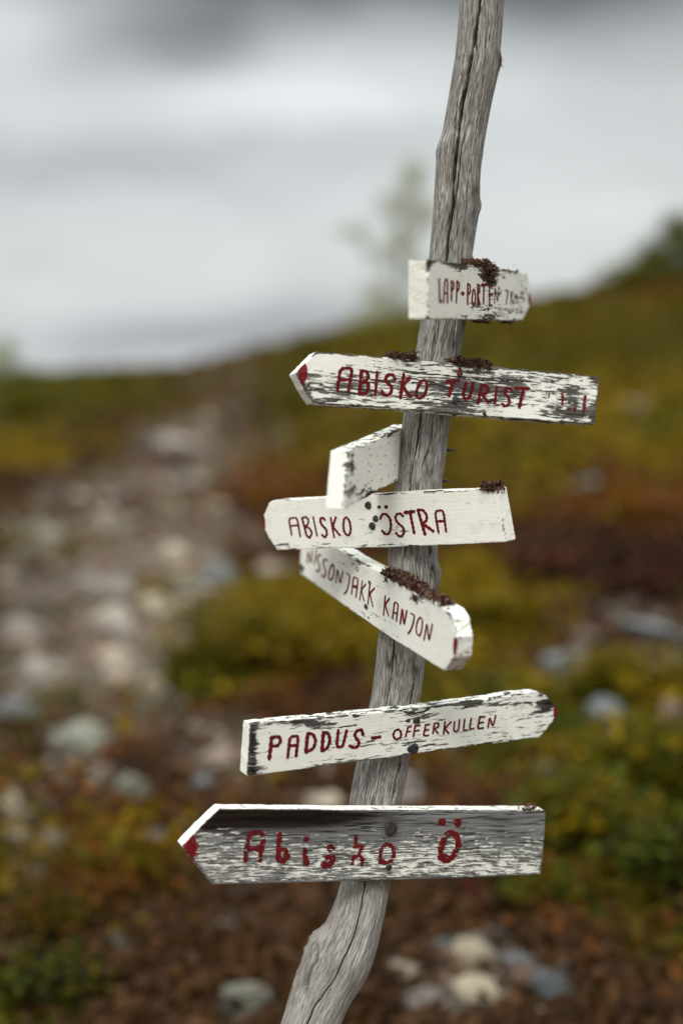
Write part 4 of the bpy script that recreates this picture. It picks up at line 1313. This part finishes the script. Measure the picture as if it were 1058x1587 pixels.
b5.letters([([(148, 235), (160, 92), (190, 245), (205, 92)], 11), ([(250, 85), (225, 250)], 10), ([(300, 142), (277, 138), (256, 190), (285, 262), (280, 312), (257, 325), (245, 300)], 12),
            ([(375, 207), (342, 185), (319, 228), (350, 310), (345, 370), (321, 386), (305, 355)], 12), ([(385, 350), (405, 270), (432, 245), (446, 300), (430, 388), (400, 420), (384, 395)], 12, True),
            ([(460, 450), (480, 280), (505, 465), (538, 320)], 12), ([(575, 340), (615, 370), (605, 450), (580, 540), (550, 568)], 13), ([(680, 284), (692, 270), (706, 282), (708, 304), (695, 322), (681, 308)], 4.5, True),
            ([(632, 570), (655, 380), (706, 403), (680, 602)], 12), ([(645, 482), (697, 494)], 22), ([(750, 425), (722, 635)], 11), ([(788, 460), (738, 522), (770, 645)], 11), ([(833, 450), (812, 680)], 12), ([(884, 505), (830, 562), (866, 705)], 12)],
           M_RED, (455, 840), .1418, 8, wk=.9)
b5.letters([([(112, 287), (93, 485)], 12), ([(155, 315), (108, 377), (145, 492)], 13), ([(187, 520), (205, 350), (246, 368), (225, 545)], 12), ([(190, 455), (235, 470)], 14), ([(265, 575), (288, 400), (302, 600), (333, 440)], 13),
            ([(370, 465), (412, 488), (397, 570), (372, 640), (345, 675)], 14), ([(428, 600), (446, 535), (472, 503), (494, 540), (485, 640), (462, 702), (430, 672)], 13, True), ([(508, 740), (540, 555), (557, 765), (593, 580)], 13)],
           M_RED, (580, 880), .1512, 9, wk=.9)
b5.nail(573, 902.5, 3.2, M_RUST, .0022, sx=1.6)
b5.nail(567.5, 940, 4.2, M_NAIL, .003, sx=1.6)
b5.nail(571, 957, 2.0, M_NAIL, .0012, sx=1.4)
b5.nail(468, 879, 3.5, M_NAIL, .003, sx=1.6)
b5.moss([(592, 886, 612, 893, 6, 300), (608, 893, 645, 912, 7, 620), (636, 909, 684, 932, 4, 380), (597, 893, 600, 900, 7, 90), (641, 920, 646, 931, 8, 160)], 9)

# --- 6: PADDUS - OFFERKULLEN
b6 = Board((610, 1140), 1.776, 27, 0, (390, 1123), (836, 1075), .024)
b6.build([(389, 1123), (600, 1103), (700, 1091), (800, 1077), (834, 1073), (849, 1078), (857, 1092), (866, 1104), (857, 1117), (836, 1143), (740, 1155), (600, 1174), (500, 1188), (383, 1203)],
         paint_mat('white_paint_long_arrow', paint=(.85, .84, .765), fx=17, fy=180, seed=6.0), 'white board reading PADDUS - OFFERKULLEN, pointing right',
         wear=.29, topwear=.44, endwear=.10, spots=[(392, 1150, 7, 40, .42), (390, 1192, 12, 9, .35), (460, 1118, 35, 7, .34), (500, 1124, 30, 9, .22), (560, 1150, 50, 6, .10), (650, 1108, 30, 8, .28), (740, 1092, 90, 4, .35), (848, 1092, 12, 12, .42),
                 (820, 1110, 40, 14, .12), (660, 1150, 40, 10, .14), (560, 1180, 80, 5, .25), (780, 1140, 60, 6, .14), (600, 1152, 60, 10, .08), (450, 1160, 60, 16, -.06)],
         darks=[(391, 1150, 6, 45, .8), (390, 1194, 8, 7, .8), (460, 1119, 30, 6, .6), (850, 1092, 9, 10, .7), (740, 1088, 90, 3, .5)], reds=[(864, 1104, 7, 12, 1.3)], redtop=1.0, rough=.0012, seed=16)
b6.letters([([(268, 352), (254, 476)], 18), ([(268, 358), (290, 345), (316, 350), (320, 376), (303, 400), (272, 402)], 16), ([(362, 468), (374, 346), (425, 342), (410, 460)], 14), ([(368, 400), (416, 396)], 14),
            ([(478, 330), (468, 435)], 17), ([(480, 327), (510, 332), (526, 368), (513, 415), (472, 438)], 15), ([(570, 322), (562, 428)], 17), ([(572, 322), (598, 325), (610, 365), (595, 412), (564, 430)], 15),
            ([(657, 310), (647, 405), (682, 408), (706, 310)], 14), ([(802, 335), (793, 305), (768, 310), (753, 330), (758, 350), (778, 375), (775, 400), (752, 412), (725, 400)], 14), ([(857, 355), (900, 348)], 16)],
           M_RED, (350, 1050), .2647, 10)
b6.letters([([(32, 380), (42, 350), (66, 340), (82, 362), (75, 392), (50, 402)], 12, True), ([(120, 330), (106, 385)], 10), ([(120, 328), (140, 325)], 10), ([(112, 356), (132, 353)], 10),
            ([(162, 320), (152, 382)], 10), ([(165, 321), (190, 317)], 10), ([(158, 352), (185, 347)], 10), ([(224, 315), (210, 380), (240, 376)], 10), ([(222, 316), (245, 312)], 10), ([(216, 348), (240, 343)], 10),
            ([(275, 308), (266, 366)], 10), ([(275, 306), (298, 304), (300, 326), (275, 338), (295, 365)], 10), ([(337, 298), (328, 370)], 10), ([(372, 298), (334, 336), (358, 364)], 10),
            ([(393, 295), (387, 345), (398, 356), (415, 348), (422, 285)], 9), ([(452, 282), (444, 348), (466, 345)], 10), ([(490, 278), (479, 342), (504, 336)], 10),
            ([(540, 268), (527, 338), (560, 333)], 11), ([(538, 270), (568, 267)], 11), ([(534, 305), (560, 300)], 11), ([(588, 332), (597, 268), (616, 328), (633, 262)], 10)],
           M_RED, (600, 1040), .2647, 11, wk=.86)
b6.nail(645, 1117, 6.0, M_KNOT, .0012, name='knot', sx=1.15)
b6.nail(632, 1117, 3.0, M_KNOT, .0009, name='knot', sx=1.5)
b6.nail(639.5, 1160, 8.5, M_NAIL, .0022, sx=1.3)

# --- 7: Abisko Ö
b7 = Board((585, 1310), 1.768, 22, 0, (341, 1255), (844, 1257), .024)
b7.build([(341, 1255), (600, 1257), (845, 1257), (843, 1300), (837, 1356), (700, 1361), (500, 1367), (329, 1371), (306, 1342), (283, 1313), (310, 1284)],
         paint_mat('worn_grey_board', fx=23, fy=250, seed=7.0, wood_lo=(.085, .082, .078), wood_hi=(.31, .305, .295)), 'large grey board with mostly worn-off white paint reading Abisko Ö, lowest, pointing left',
         wear=.535, topwear=.30, endwear=.12, spots=[(430, 1265, 170, 14, .6), (520, 1275, 120, 12, .35), (700, 1268, 200, 14, .35), (400, 1350, 150, 16, -.03), (620, 1335, 120, 30, -.07), (760, 1345, 80, 12, -.08), (780, 1290, 80, 20, .1),
                  (560, 1300, 120, 10, .12), (450, 1300, 100, 10, .06), (330, 1300, 22, 14, .0), (660, 1300, 70, 25, -.02), (585, 1285, 12, 14, -.10), (820, 1349, 12, 5, -.3), (310, 1330, 20, 12, -.05), (605, 1285, 18, 20, .3)],
         darks=[(400, 1266, 130, 19, 1.5), (330, 1278, 40, 14, .9), (480, 1268, 80, 12, .8), (560, 1264, 60, 6, .6), (605, 1285, 12, 14, .85), (763, 1266, 9, 6, .35)],
         reds=[(296, 1314, 19, 36, .60)], redtop=0, rough=.0008, seed=17)
b7.letters([([(425, 400), (430, 330), (440, 275), (462, 247), (510, 250), (524, 282), (515, 330), (506, 372)], 24), ([(430, 335), (515, 335)], 30), ([(505, 400)], 22),
            ([(611, 258), (605, 330), (603, 400)], 25), ([(612, 342), (640, 336), (650, 352)], 18), ([(640, 368), (658, 372), (650, 395), (612, 402)], 22), ([(630, 400)], 40),
            ([(757, 284)], 34), ([(750, 345), (753, 400)], 33), ([(757, 412)], 38), ([(893, 333)], 48), ([(870, 383), (905, 385), (905, 400), (880, 425)], 28), ([(858, 422)], 50)],
           M_RED3, (260, 1220), .2836, 12, wk=.88)
b7.letters([([(540, 170), (533, 275)], 38), ([(520, 282), (622, 262), (570, 335), (575, 370), (615, 415)], 32), ([(512, 380), (500, 455)], 26), ([(602, 420), (600, 462)], 28), ([(515, 385), (570, 375)], 26),
            ([(785, 380), (798, 300), (855, 245), (915, 280), (930, 360), (900, 425), (840, 450), (790, 425)], 38, True), ([(800, 430)], 62)], M_RED3, (470, 1270), .1512, 13)
b7.letters([([(438, 190)], 42), ([(515, 190), (525, 180), (535, 192), (522, 208)], 24, True), ([(432, 340), (455, 268), (488, 245), (524, 268), (530, 320), (500, 380), (465, 402), (432, 385)], 26, True), ([(460, 390)], 50)],
           M_RED3, (560, 1220), .2836, 14)
b7.nail(605.5, 1284, 12.5, M_KNOT, .0012, name='knot', sx=.85)
b7.nail(602, 1343.5, 5.5, M_NAIL, .003)
b7.moss([(812, 1243, 838, 1245, 2, 60)], 21)


# nail points coming out of the pole's right flank, from the lone board behind
for (x, y, dx, dy) in ((697, 697, 9, 1), (688, 745, 11, 1)):
    a = P(x - 12, y - 1, 1.835); c = P(x + dx, y + dy, 1.83)
    v, f = tube([a - ROOT.location, (a.lerp(c, .6)) - ROOT.location, c - ROOT.location], [.0022, .0020, .0003], 8)
    mesh_obj('nail_point', v, f, M_NAIL, ROOT, smooth=True)
# frayed bit of bark on the knob near the top
vv = []
for k in range(6):
    a = P(774, 92 + k * 1.5, 1.825); c = a + Vector((.003 + .001 * (k % 3), -.001, .003 - .0015 * k))
    vv.append(tube([a - ROOT.location, c - ROOT.location], [.0007, .0002], 4))
v, f = join(vv)
mesh_obj('bark_splinters', v, f, M_MOSS, ROOT)
